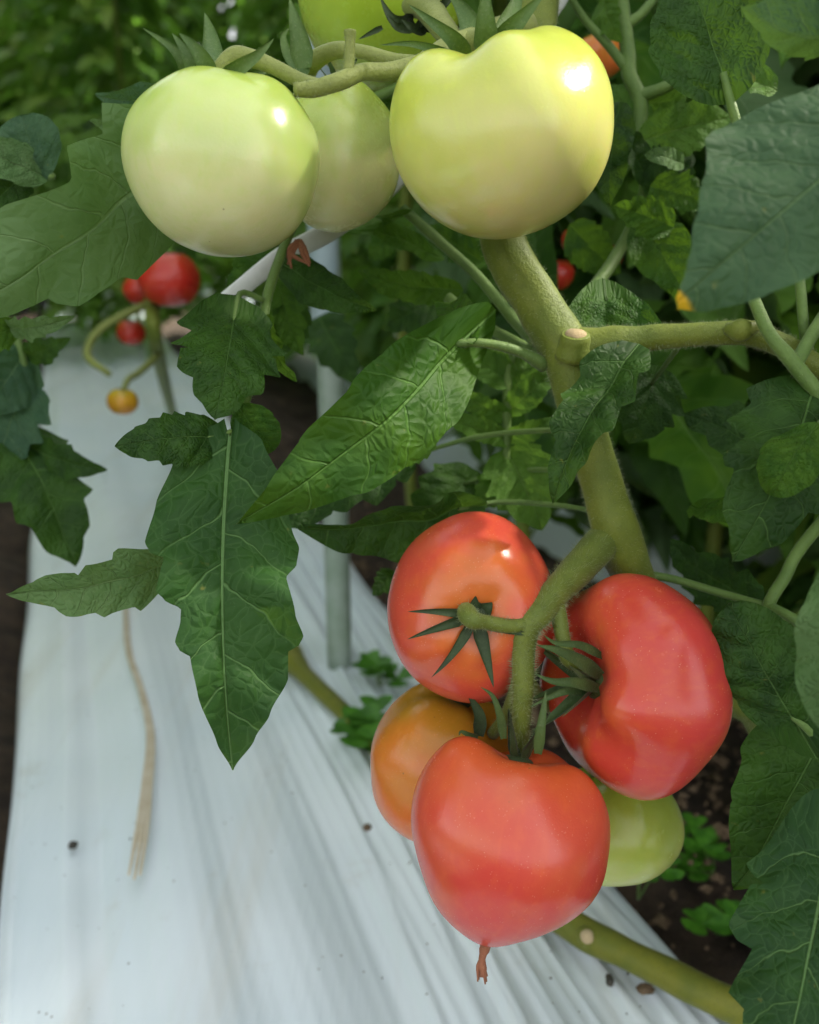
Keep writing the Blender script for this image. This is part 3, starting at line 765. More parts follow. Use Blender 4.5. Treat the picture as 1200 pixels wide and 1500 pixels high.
# stalk sepals of the kidney-shaped tomato
for pts, w in [([(880, 990, .338), (850, 968, .328), (815, 952, .322), (786, 945, .320)], 13), ([(884, 962, .335), (850, 945, .326), (815, 942, .322), (796, 930, .320)], 8),
               ([(876, 1008, .338), (845, 1000, .330), (810, 998, .326), (782, 986, .325)], 11), ([(860, 1015, .340), (832, 1012, .334), (800, 1024, .332), (776, 1036, .332)], 8)]:
    sepal_px(tr1, pts, w, 'sepal_green')
# green truss
tr2 = stem_px('truss_stalk', [(770, 40, .372), (722, 50, .362), (690, 62, .352), (655, 75, .345), (615, 95, .338), (570, 105, .330), (530, 106, .322), (500, 118, .316), (462, 130, .314), (432, 132, .312)], [24, 21, 20, 19, 15, 13, 12, 13, 12, 10], 'truss_pale', plant, n=7, sides=18, bump=0.06, bf=140, hairs=1500, hl=0.0012, seed=8)
stem_px('cut_stub', [(510, 112, .318), (512, 85, .317), (513, 60, .316), (513, 44, .315)], [9, 8, 8, 9], 'truss_pale', tr2, n=5, sides=12, bump=0.06, hairs=160, hl=0.001)
stem_px('pedicel', [(470, 128, .316), (440, 118, .319), (405, 100, .321), (370, 86, .322), (345, 85, .323), (328, 98, .323), (322, 118, .324)], [11, 11, 11, 13, 16, 14, 11], 'truss_pale', tr2, n=6, sides=14, bump=0.06, hairs=420, hl=0.001, seed=9)
stem_px('pedicel', [(610, 94, .340), (575, 88, .342), (530, 76, .345), (490, 74, .352), (460, 90, .362), (452, 112, .372)], [12, 10, 10, 12, 14, 10], 'truss_pale', tr2, n=6, sides=14, bump=0.06, hairs=300, hl=0.001, seed=10)
stem_px('pedicel', [(690, 62, .350), (715, 58, .338), (728, 72, .330), (732, 92, .328)], [17, 17, 16, 12], 'truss_pale', tr2, n=6, sides=14, bump=0.06, hairs=200, hl=0.001, seed=11)
stem_px('pedicel', [(672, 72, .350), (650, 42, .360), (632, 18, .372), (612, 5, .385), (600, 10, .392)], [17, 18, 20, 19, 13], 'truss_pale', tr2, n=6, sides=14, bump=0.08, hairs=300, hl=0.001, seed=12)
for pts, w, mt in [([(282, 128, .318), (272, 100, .312), (252, 70, .309), (208, 40, .308)], 10, 'sepal_top'), ([(292, 128, .314), (282, 98, .308), (268, 70, .306), (252, 48, .306)], 11, 'sepal_top'),
                   ([(310, 124, .312), (300, 92, .306), (282, 66, .303), (262, 48, .302)], 13, 'sepal_top'), ([(318, 122, .330), (312, 84, .334), (308, 50, .338), (300, 18, .34)], 17, 'sepal_top'),
                   ([(322, 120, .312), (352, 98, .304), (378, 80, .302), (402, 56, .302)], 11, 'sepal_top'), ([(338, 122, .326), (372, 110, .330), (402, 98, .334)], 9, 'sepal_top'),
                   ([(445, 100, .345), (440, 64, .342), (432, 30, .340), (424, -4, .340)], 15, 'sepal_top'), ([(452, 108, .360), (425, 85, .36), (415, 55, .36), (424, 40, .36)], 8, 'sepal_top'),
                   ([(682, 88, .330), (668, 62, .322), (640, 38, .318), (598, 6, .318)], 13, 'sepal_top'), ([(676, 92, .330), (640, 74, .322), (600, 64, .318), (556, 66, .316)], 7, 'sepal_top'),
                   ([(714, 80, .322), (712, 45, .314), (711, 10, .310), (712, -30, .308)], 17, 'sepal_top'), ([(728, 74, .322), (745, 48, .314), (768, 22, .310), (800, -12, .308)], 16, 'sepal_top'),
                   ([(735, 72, .340), (742, 40, .345), (756, 5, .348), (762, -30, .35)], 16, 'sepal_top'), ([(694, 70, .346), (690, 40, .350), (676, 12, .352), (655, -12, .352)], 17, 'sepal_top'),
                   ([(560, 40, .38), (540, 50, .376), (525, 58, .374)], 5, 'sepal'), ([(606, 30, .384), (588, 34, .378), (572, 24, .376), (556, -6, .376)], 14, 'sepal'), ([(606, 34, .384), (596, 40, .378), (580, 38, .375), (566, 20, .374)], 12, 'sepal'),
                   ([(612, 36, .384), (616, 42, .377), (604, 40, .372), (588, 28, .37)], 14, 'sepal'), ([(612, 30, .384), (628, 40, .38), (634, 34, .376), (640, 20, .374)], 10, 'sepal'), ([(640, 14, .37), (655, 2, .366), (672, -14, .364)], 9, 'sepal')]:
    sepal_px(tr2, pts, w * (1.35 if mt == 'sepal_top' else 1), mt)

# old bare stem lying on the film
old = [F(416, 955, 0.010), F(450, 992, 0.012), F(520, 1060, 0.012), F(640, 1190, 0.012), F(760, 1300, 0.013), F(850, 1362, 0.014), F(940, 1408, 0.016), F(1050, 1462, 0.018), F(1190, 1520, 0.0), F(1260, 1545, -0.05)]
op = thing('bare_stem', 'old bare olive stem lying across the white film', 'stem', old[0] - Vector((0, 0, 0.01)))
os_ = tube('stem', old, [0.016, 0.0082, 0.0075, 0.0078, 0.0086, 0.0096, 0.0086, 0.0092, 0.009, 0.009], M['old_stem'], op, n=9, sides=20, bump=0.09, bf=60, seed=3)
a = F(860, 1372, 0.014); dv = (CAMP - a).normalized()
tube('node_scar', [a + dv * 0.007, a + dv * 0.0122], [0.0046, 0.0036], M['scar'], op, n=2, sides=14, bump=0.2, bf=500)
tube('node_rim', [a + dv * 0.004, a + dv * 0.0095, a + dv * 0.0105], [0.0062, 0.0056, 0.0040], M['old_stem'], op, n=3, sides=14, bump=0.15, bf=300)

# ---- hand-placed leaves of the main plant (x, y, depth)
hwl = [(0, 8), (.03, 45), (.1, 78), (.2, 98), (.32, 108), (.355, 100), (.375, 80), (.41, 84), (.47, 90), (.50, 78), (.525, 57), (.56, 58), (.62, 66), (.645, 60), (.665, 46), (.78, 38), (.92, 18), (1, 1)]
hwr = [(0, 8), (.05, 50), (.15, 80), (.28, 100), (.34, 110), (.40, 105), (.44, 90), (.55, 102), (.61, 114), (.635, 108), (.655, 92), (.735, 90), (.84, 60), (.91, 36), (1, 1)]
rach = [P(337, 650, .352), P(352, 612, .358), P(378, 520, .372), P(402, 400, .388), P(480, 250, .41), P(640, 190, .412), P(752, 160, .395)]
cl = tube('leaf', rach, [.0014, .0021, .0021, .0022, .0023, .0026, .003], M['petiole'], plant, n=6, sides=10, bump=0.08, hairs=900, hl=0.0012)
hero(cl, (337, 640, .352), (341, 1132, .325), 110, 'leaf_hero', wl=hwr, wr=hwl, fold=0.10, arch=0.05, ripple=0.035, seed=4, nlat=5.6, back=0.05, nT=110, nS=44, quilt=0.012, name='leaflet', side=0.026)
hero(cl, (262, 822, .362), (15, 884, .330), 52, 'leaf_pale', kind='lobed', roll=-28, fold=0.25, arch=0.03, seed=12, name='leaflet', petiole=[(285, 800, .362), (300, 760, .362), (325, 690, .358)], pr=0.0009)
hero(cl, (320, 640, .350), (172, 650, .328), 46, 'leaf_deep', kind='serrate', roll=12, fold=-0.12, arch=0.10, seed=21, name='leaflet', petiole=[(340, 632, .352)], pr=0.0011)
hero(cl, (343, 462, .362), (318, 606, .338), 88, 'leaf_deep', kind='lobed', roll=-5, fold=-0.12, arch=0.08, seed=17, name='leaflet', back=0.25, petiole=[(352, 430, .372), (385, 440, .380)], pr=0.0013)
hero(cl, (352, 600, .352), (400, 660, .352), 40, 'leaf_mature', kind='round', roll=20, arch=0.05, seed=31, name='leaflet')
hero(cl, (392, 470, .376), (425, 560, .372), 26, 'leaf_mature', kind='lobed', roll=50, seed=33, name='leaflet')
# big pointed leaf
cl2 = tube('leaf', [P(798, 535, .372), P(760, 515, .366), P(712, 503, .362), P(668, 503, .360)], [.0032, .0022, .0019, .0017], M['petiole'], plant, n=6, sides=10, bump=0.06, hairs=300, hl=0.001)
hero(cl2, (672, 502, .361), (362, 768, .318), 82, 'leaf_mature', kind='entire', roll=-12, fold=-0.10, arch=0.09, seed=5, nT=80, nS=40, back=0.22, ripple=0.04, name='leaflet', side=-0.02)
hero(cl2, (690, 500, .362), (652, 432, .40), 28, 'leaf_mature', kind='round', roll=10, seed=41, name='leaflet')
hero(cl2, (632, 618, .395), (540, 668, .395), 42, 'leaf_young', kind='serrate', roll=-20, fold=0.3, arch=0.1, seed=6, name='leaflet')
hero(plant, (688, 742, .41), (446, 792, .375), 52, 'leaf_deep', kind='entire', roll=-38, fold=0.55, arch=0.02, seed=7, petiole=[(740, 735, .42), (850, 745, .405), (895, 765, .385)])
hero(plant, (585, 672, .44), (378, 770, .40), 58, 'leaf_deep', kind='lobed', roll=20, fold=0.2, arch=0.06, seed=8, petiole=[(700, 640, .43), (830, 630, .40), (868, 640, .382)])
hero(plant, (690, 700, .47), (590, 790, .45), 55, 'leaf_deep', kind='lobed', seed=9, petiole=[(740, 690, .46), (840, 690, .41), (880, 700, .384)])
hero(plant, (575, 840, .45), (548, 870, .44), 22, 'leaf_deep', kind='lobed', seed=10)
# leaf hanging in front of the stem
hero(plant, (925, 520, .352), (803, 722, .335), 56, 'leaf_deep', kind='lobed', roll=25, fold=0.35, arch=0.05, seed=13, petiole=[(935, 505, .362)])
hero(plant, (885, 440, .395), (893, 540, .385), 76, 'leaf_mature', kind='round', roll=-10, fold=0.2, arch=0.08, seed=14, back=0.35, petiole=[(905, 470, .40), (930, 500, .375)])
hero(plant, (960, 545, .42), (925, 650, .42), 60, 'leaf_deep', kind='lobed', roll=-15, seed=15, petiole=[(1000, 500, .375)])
# right-hand leaves
n1 = hero(plant, (1330, 160, .262), (993, 442, .236), 150, 'leaf_tip', roll=8, fold=-0.10, arch=0.05, curl=0.0, seed=16, nT=80, nS=40, ripple=0.035,
     wr=[(0, 15), (.17, 114), (.4, 150), (.52, 160), (.575, 156), (.62, 132), (.68, 112), (.8, 72), (.88, 40), (.95, 18), (1, 6)],
     wl=[(0, 15), (.2, 80), (.5, 105), (.7, 95), (.82, 74), (.93, 38), (1, 6)], petiole=[(1400, 200, .27), (1420, 400, .31), (1300, 590, .355)], pr=0.0018)
hero(plant, (1275, 40, .262), (1108, 52, .258), 62, 'leaf_bloom', kind='lobed', roll=-35, fold=-0.7, arch=0.12, curl=0.4, seed=18, petiole=[(1400, 100, .27), (1420, 400, .31)])
hero(plant, (1066, 128, .372), (1000, -75, .362), 92, 'leaf_deep', kind='entire', roll=14, fold=0.15, arch=-0.03, seed=19, back=0.12, ripple=0.03, petiole=[(1076, 170, .372), (1100, 240, .375), (1160, 350, .37), (1180, 500, .36)], pr=0.0022)
hero(plant, (1190, 575, .335), (1085, 812, .305), 105, 'leaf_deep', kind='lobed', roll=-12, fold=-0.12, arch=0.10, seed=20, petiole=[(1212, 560, .345)], ripple=0.04)
hero(plant, (1192, 628, .300), (1132, 722, .296), 44, 'leaf_mature', kind='round', roll=15, fold=-0.15, arch=0.10, seed=22, petiole=[(1225, 590, .33)])
hero(plant, (1275, 790, .262), (1222, 1085, .255), 84, 'leaf_pale', kind='round', roll=10, fold=-0.2, arch=0.1, seed=23, petiole=[(1310, 740, .28), (1300, 620, .34)], quilt=0.008)
hero(plant, (1172, 1070, .318), (1068, 890, .318), 66, 'leaf_deep', kind='round', roll=-8, fold=-0.10, arch=0.06, seed=24, back=0.25, petiole=[(1190, 1075, .318), (1215, 1130, .33), (1230, 1220, .36)], pr=0.0018)
hero(plant, (1225, 1030, .345), (1082, 1310, .335), 92, 'leaf_deep', kind='entire', roll=-15, fold=0.15, arch=0.05, seed=25, petiole=[(1260, 1000, .36), (1240, 1230, .38)])
hero(plant, (1218, 1228, .312), (1128, 1660, .272), 118, 'leaf_hero', kind='lobed', roll=-6, fold=-0.08, arch=0.05, seed=26, nT=80, nS=40, petiole=[(1240, 1190, .32), (1240, 1250, .38)], ripple=0.04, back=0.2)
hero(plant, (1150, 690, .42), (1010, 600, .42), 60, 'leaf_deep', kind='lobed', seed=61, roll=30)
hero(plant, (1100, 880, .43), (980, 800, .43), 50, 'leaf_deep', kind='lobed', seed=62, roll=-30)
hero(plant, (1020, 745, .40), (1110, 770, .36), 30, 'leaf_mature', kind='entire', seed=63, roll=-40)
# petioles crossing on the right
stem_px('petiole', [(1105, 440, .345), (1128, 490, .338), (1165, 535, .335), (1215, 600, .335), (1260, 680, .34)], [9, 10, 12, 12, 12], 'petiole', plant, n=6, sides=12, bump=0.06, hairs=300, hl=0.001)
stem_px('petiole', [(1165, 535, .336), (1190, 490, .345), (1215, 450, .36)], [11, 10, 9], 'petiole', plant, n=5, sides=10)
stem_px('petiole', [(1260, 700, .36), (1175, 800, .37), (1150, 845, .37), (1125, 890, .37), (1118, 960, .38)], [9, 9, 9, 9, 9], 'petiole', plant, n=5, sides=10)
stem_px('petiole', [(1125, 888, .37), (1160, 905, .36), (1200, 935, .36)], [8, 8, 7], 'petiole', plant, n=5, sides=10)
stem_px('petiole', [(1125, 888, .372), (1060, 870, .385), (985, 848, .39), (930, 840, .39)], [6, 6, 6, 7], 'petiole', plant, n=5, sides=10)
stem_px('petiole', [(590, 305, .43), (640, 350, .425), (700, 405, .42), (750, 465, .41), (785, 500, .385)], [7, 8, 8, 9, 10], 'petiole', plant, n=6, sides=10, bump=0.1)
stem_px('petiole', [(655, 435, .43), (700, 470, .425), (760, 505, .41), (800, 520, .385)], [8, 8, 9, 10], 'petiole', plant, n=6, sides=10, bump=0.1)
# side shoot, upper right
shoot = stem_px('side_shoot', [(905, -60, .45), (912, 10, .45), (920, 80, .45), (922, 110, .45), (938, 150, .45), (936, 210, .452), (943, 285, .455), (900, 380, .46), (830, 470, .42), (815, 500, .38)], [10, 10, 11, 11, 11, 9, 8, 9, 10, 10], 'petiole', plant, n=6, sides=12, bump=0.05, hairs=900, hl=0.001)
stem_px('twig', [(936, 142, .45), (970, 130, .445), (1000, 118, .44), (1060, 128, .40)], [10, 9, 8, 8], 'petiole', shoot, n=5, sides=10)
stem_px('twig', [(918, 100, .45), (890, 65, .448), (858, 30, .445), (835, -5, .44)], [8, 7, 6, 5], 'petiole', shoot, n=5, sides=10)
stem_px('twig', [(920, 35, .45), (940, 20, .45), (965, -10, .45)], [8, 7, 6], 'petiole', shoot, n=5, sides=10)
for (b_, t_, w, mt, kd, rl, sd_) in [((945, 205, .448), (1075, 168, .44), 40, 'leaf_young', 'serrate', -10, 71), ((945, 150, .455), (1010, 145, .46), 26, 'leaf_young', 'serrate', 25, 72),
        ((945, 262, .45), (905, 180, .43), 26, 'leaf_deep', 'entire', 40, 73), ((938, 190, .452), (890, 120, .455), 34, 'leaf_young', 'lobed', 20, 74), ((930, 175, .455), (900, 255, .45), 30, 'leaf_young', 'lobed', -30, 75),
        ((905, 160, .43), (890, 300, .43), 36, 'leaf_deep', 'entire', 20, 76), ((952, 280, .45), (1010, 200, .45), 40, 'leaf_deep', 'lobed', 10, 77), ((960, 275, .44), (1040, 300, .43), 36, 'leaf_mature', 'lobed', -20, 78),
        ((885, 0, .445), (905, 60, .44), 28, 'leaf_young', 'lobed', 30, 79), ((1000, 240, .42), (955, 225, .40), 16, 'leaf_pale', 'round', 20, 80), ((940, 330, .44), (1010, 440, .43), 46, 'leaf_mature', 'entire', -12, 81),
        ((840, 335, .48), (905, 400, .47), 34, 'leaf_mature', 'serrate', 10, 82), ((1130, 130, .40), (1040, 95, .40), 30, 'leaf_young', 'lobed', 40, 83), ((980, 330, .42), (900, 300, .42), 34, 'leaf_mature', 'lobed', 10, 84)]:
    hero(shoot, b_, t_, w, mt, kind=kd, roll=rl, seed=sd_, nT=40, nS=24, fold=0.2, name='leaflet')
# small young shoot beside the stem
ys = stem_px('young_leaf', [(765, 500, .45), (746, 540, .45), (743, 600, .45), (742, 660, .45), (745, 700, .45)], [8, 7, 7, 6, 5], 'petiole', plant, n=6, sides=10, bump=0.06)
for (b_, t_, w, sd_) in [((742, 608, .45), (660, 568, .44), 20, 91), ((748, 600, .45), (815, 540, .44), 24, 92), ((745, 560, .45), (680, 520, .45), 30, 93), ((742, 645, .45), (640, 605, .44), 18, 94), ((746, 640, .45), (810, 615, .44), 18, 95),
                         ((745, 665, .45), (795, 775, .44), 62, 96), ((738, 690, .45), (700, 745, .45), 34, 97), ((755, 570, .45), (790, 500, .45), 20, 98)]:
    hero(ys, b_, t_, w, 'leaf_young', kind='lobed' if sd_ > 95 else 'serrate', roll=random.Random(sd_).uniform(-30, 30), fold=0.3, arch=0.08, seed=sd_, nT=40, nS=24, name='leaflet')
# leaves behind the stake and beneath the green truss
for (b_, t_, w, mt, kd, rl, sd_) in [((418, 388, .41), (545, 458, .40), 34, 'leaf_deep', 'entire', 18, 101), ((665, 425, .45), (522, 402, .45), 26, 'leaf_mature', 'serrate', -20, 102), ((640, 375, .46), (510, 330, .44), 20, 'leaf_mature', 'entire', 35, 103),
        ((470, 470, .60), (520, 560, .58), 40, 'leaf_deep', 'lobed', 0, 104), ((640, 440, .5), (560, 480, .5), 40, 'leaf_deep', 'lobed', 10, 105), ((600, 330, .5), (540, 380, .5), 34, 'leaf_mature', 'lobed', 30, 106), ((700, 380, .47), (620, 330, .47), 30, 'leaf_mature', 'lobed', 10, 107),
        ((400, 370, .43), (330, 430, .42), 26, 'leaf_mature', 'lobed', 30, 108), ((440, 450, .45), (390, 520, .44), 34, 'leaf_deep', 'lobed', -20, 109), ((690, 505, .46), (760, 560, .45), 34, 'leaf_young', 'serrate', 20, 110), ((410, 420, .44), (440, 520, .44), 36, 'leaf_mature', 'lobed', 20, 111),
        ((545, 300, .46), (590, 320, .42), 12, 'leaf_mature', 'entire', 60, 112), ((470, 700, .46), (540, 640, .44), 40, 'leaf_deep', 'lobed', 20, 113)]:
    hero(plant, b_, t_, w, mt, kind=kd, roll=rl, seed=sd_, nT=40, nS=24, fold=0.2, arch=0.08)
# upper left leaves
cl3 = tube('leaf', [P(760, 20, .40), P(600, 120, .43), P(420, 190, .41), P(300, 200, .385)], [.003, .0026, .0023, .0018], M['petiole'], plant, n=6, sides=10)
hero(cl3, (290, 195, .380), (-70, 475, .318), 112, 'leaf_pale', kind='lobed', roll=-22, fold=-0.10, arch=0.08, seed=27, nT=80, nS=40, name='leaflet', ripple=0.05, quilt=0.010)
hero(cl3, (290, 140, .385), (142, 148, .372), 34, 'leaf_bloom', kind='entire', roll=-25, seed=28, name='leaflet')
hero(cl3, (230, 175, .385), (132, 185, .378), 18, 'leaf_pale', kind='serrate', roll=-40, seed=29, name='leaflet')
nl = thing('tomato_plant', 'tomato plant beyond the left edge whose blurred leaves hang over the film', 'plant', F(-160, 1250, -0.09))
nb = WORLD_AT[nl.name]
nst = tube('main_stem', [nb, nb + Vector((0.01, 0, 0.15)), P(-190, 500, .52), P(-200, 250, .5), P(-230, -150, .55)], [.008, .008, .008, .007, .006], M['stem'], nl, n=6, sides=12)
lf = tube('leaf', [P(-190, 480, .52), P(-60, 440, .50), P(10, 470, .49), P(40, 560, .49), P(30, 640, .49)], [.003, .0026, .0024, .002, .0016], M['petiole'], nl, n=6, sides=10)
for (b_, t_, w, mt, kd, rl, sd_) in [((25, 640, .49), (112, 822, .47), 72, 'leaf_deep', 'lobed', -12, 121), ((38, 570, .49), (-10, 700, .48), 60, 'leaf_bloom', 'lobed', 20, 122), ((45, 520, .49), (95, 500, .47), 26, 'leaf_deep', 'lobed', 10, 123), ((35, 520, .49), (-30, 610, .47), 52, 'leaf_bloom', 'entire', -10, 124), ((45, 655, .49), (145, 690, .47), 34, 'leaf_deep', 'lobed', 20, 125)]:
    hero(lf, b_, t_, w, mt, kind=kd, roll=rl, seed=sd_, nT=40, nS=24, fold=0.1, arch=0.08, name='leaflet')
lf = tube('leaf', [P(-190, 400, .52), P(-80, 300, .46), P(20, 265, .42), P(78, 258, .405)], [.003, .0026, .0022, .0016], M['petiole'], nl, n=6, sides=10)
for (b_, t_, w, mt, kd, rl, sd_) in [((60, 258, .405), (30, 165, .40), 48, 'leaf_bloom', 'round', -10, 131), ((62, 258, .405), (-50, 215, .39), 34, 'leaf_pale', 'entire', 25, 132), ((30, 260, .41), (-40, 330, .40), 40, 'leaf_deep', 'lobed', 10, 133), ((15, 480, .40), (100, 470, .385), 22, 'leaf_pale', 'lobed', 20, 134), ((20, 480, .40), (-60, 510, .39), 28, 'leaf_mature', 'lobed', -10, 135)]:
    hero(lf, b_, t_, w, mt, kind=kd, roll=rl, seed=sd_, nT=40, nS=24, fold=0.15, arch=0.08, name='leaflet')

# ------------------------------------------------------------------ support strap and stake
sp = stem_px('support_strap', [(296, 470, .405), (350, 425, .41), (410, 378, .415), (480, 340, .42), (545, 292, .425), (590, 250, .43), (700, 130, .435), (805, 12, .43), (850, -80, .43)], [12, 13, 14, 15, 16, 16, 17, 17, 17], 'strap', None, n=8, sides=18, bump=0.05, bf=60, flat=((CAMP - P(500, 320, .42)).normalized(), 0.35))
tag(sp, 'pale white plastic strap bending behind the green tomatoes', 'strap')
sb = F(500, 1048, -0.05); d0 = proj(sb)[2]
stk = thing('stake', 'pale green tube stake standing upright in the white film', 'stake', sb)
rs = 17.5 * pxm(d0)
tube('tube', [sb, sb + Vector((0, 0, 0.25)), sb + Vector((-0.002, 0, 0.5)), sb + Vector((-0.004, 0, 0.75))], [rs, rs, rs * 1.02, rs * 1.02], M['stake'], stk, n=3, sides=28)
tube('sleeve', [sb + Vector((-0.003, 0, 0.36)), sb + Vector((-0.003, 0, 0.42)), sb + Vector((-0.004, 0, 0.60))], [rs * 1.13, rs * 1.13, rs * 1.13], M['stake_cap'], stk, n=3, sides=28)

# dead flower shreds caught on the strap
df = thing('dried_flower', 'shrivelled brown flower caught under the left green tomato', 'flower', P(435, 355, .395))
rnd = random.Random(5)
for i in range(7):
    p0 = P(437 + rnd.uniform(-4, 4), 352, .395)
    p1 = P(437 + rnd.uniform(-14, 14), 368 + rnd.uniform(-4, 8), .392); p2 = P(436 + rnd.uniform(-20, 20), 385 + rnd.uniform(-10, 10), .392)
    tube('petal', [p0, p1, p2], [.0009, .0012, .0005], M['dry'], df, n=4, sides=6, bump=0.4, bf=500)
# dried straw on the film
st = thing('dried_straw', 'long dry straw strip lying down the white film', 'straw', F(198, 1285, 0.008))
for k, off in enumerate((-3, 5, 13)):
    pts = [F(182 + off * 0.3, 880, .012), F(186 + off * .4, 950, .012), F(205 + off * .4, 1010, .014), F(218 + off * .5, 1075, .016), F(212 + off * .7, 1150, .014), F(203 + off * .9, 1220, .013), F(192 + off, 1282 + (k % 2) * 6, .012)]
    tube('strand', pts, [.0009, .0010, .0012, .0013, .0015, .0016, .0009], M['straw'], st, n=6, sides=8, bump=0.15, bf=120, flat=(Vector((0, 0, 1)), 0.4))

# ------------------------------------------------------------------ clover and litter
def clover(label, cx, cy, z, n, spread, size, seed, group='clovers on the bed'):
    base = F(cx, cy, z)
    o = thing('clover', label, 'clover', base, group); rnd = random.Random(seed)
    for i in range(n):
        a = rnd.uniform(0, 6.28); r = spread * math.sqrt(rnd.random())
        top = base + Vector((math.cos(a) * r, math.sin(a) * r, rnd.uniform(0.008, 0.03)))
        s = tube('stalk', [base, base.lerp(top, 0.5) + Vector((0, 0, 0.004)), top], [.0008, .0007, .0006], M['petiole'], o, n=3, sides=6)
        a0 = rnd.uniform(0, 6.28)
        for k in range(3):
            d = Vector((math.cos(a0 + k * 2.094), math.sin(a0 + k * 2.094), rnd.uniform(-.1, .25))).normalized()
            sd = d.cross(Vector((0, 0, 1))).normalized(); nn = sd.cross(d)
            l = size * rnd.uniform(0.8, 1.1); V = []; Fc = []
            prof = [(0, .05), (.25, .28), (.5, .48), (.75, .58), (.92, .50), (1.0, .26)]
            for t, w in prof:
                for q in (-1, -.5, 0, .5, 1):
                    tt = t - (0.12 if (q == 0 and t == 1.0) else 0)
                    V.append(top + d * l * tt + sd * q * w * l + nn * abs(q) * w * l * 0.25)
            for i2 in range(5):
                for k2 in range(4):
                    b0 = i2 * 5 + k2; Fc.append((b0, b0 + 1, b0 + 6, b0 + 5))
            obj('leaflet', V, Fc, M['clover'], s, top)
    return o
clover('bright clover beside the orange tomato, growing through the film', 520, 1105, 0.0, 5, .028, .027, 1)
clover('small clover sprig on the film beside the foot of the stake', 556, 1005, 0.0, 4, .018, .018, 2)
clover('dim clover under the green unripe tomato at the film edge', 935, 1318, -0.02, 3, .02, .014, 3)
clover('clover clump on the dark soil beside the big lower leaf', 1045, 1290, -0.05, 6, .035, .016, 4)
clover('clover clump on the dark soil nearest the film edge', 1050, 1370, -0.05, 5, .028, .016, 5)
def crumb(label, cx, cy, r, mat, seed, z=0.003, el=1.0):
    c = F(cx, cy, z); rnd = random.Random(seed); V = []; Fc = []
    n, m_ = 9, 6
    for j in range(m_ + 1):
        for i in range(n):
            ph = math.pi * j / m_; th = 2 * math.pi * i / n
            v = Vector((math.sin(ph) * math.cos(th) * el, math.sin(ph) * math.sin(th), math.cos(ph) * 0.7))
            v *= r * (1 + 0.45 * mnoise.noise(v * 2.3 + Vector((seed, 0, 0))))
            V.append(c + v)
    for j in range(m_):
        for i in range(n):
            a = j * n + i; b2 = j * n + (i + 1) % n; Fc.append((a, a + n, b2 + n, b2))
    o = obj('soil_crumb', V, Fc, M[mat], None, c, smooth=False)
    tag(o, label, 'crumb', 'crumbs on the film'); return o
crumb('brown crumb on the film left of the orange tomato', 538, 1212, .0032, 'crumb', 1)
crumb('dark crumb on the film left of the straw', 107, 1238, .0034, 'crumb_dark', 2)
crumb('black elongated crumb on the film below the bare stem', 893, 1436, .0038, 'crumb_dark', 3, el=0.7)
crumb('torn brown flake on the film below the bare stem', 946, 1449, .0036, 'crumb', 4, el=1.5)
rnd = random.Random(9)
for i in range(20):
    x, y = rnd.choice([(rnd.uniform(640, 1000), rnd.uniform(1330, 1500)), (rnd.uniform(60, 700), rnd.uniform(1150, 1500))])
    if x > 560 + (y - 1300) * 2.2 + 250: continue
    crumb('tiny dark speck of soil on the white film', x, y, rnd.uniform(.0004, .0009), 'crumb_dark', 20 + i, z=0.004)
# clods and litter on the soil right of the film: one mass
V = []; Fc = []; rnd = random.Random(3)
for i in range(1500):
    u = rnd.uniform(0.2, 1.3); v = ER + rnd.uniform(0.03, 0.36)
    c = UV_ * u + VV_ * v; c.z = -0.115 + 0.075 * math.exp(-((v - ER - 0.09) / 0.10) ** 2) + rnd.uniform(-.004, .02)
    r = 0.002 + 0.008 * rnd.random() ** 3; k = len(V)
    for d in ((1, 0, 0), (-1, 0, 0), (0, 1, 0), (0, -1, 0), (0, 0, 1), (0, 0, -1)):
        V.append(c + Vector(d) * r * rnd.uniform(0.5, 1.3))
    for f in ((0, 2, 4), (2, 1, 4), (1, 3, 4), (3, 0, 4), (2, 0, 5), (1, 2, 5), (3, 1, 5), (0, 3, 5)): Fc.append(tuple(k + q for q in f))
o = obj('soil_clods', V, Fc, M['crumb'], None, UV_ * 0.5 + VV_ * (ER + 0.1), smooth=False)
tag(o, 'brown clods and litter on the dark soil beside the film', 'soil', None, 'stuff')

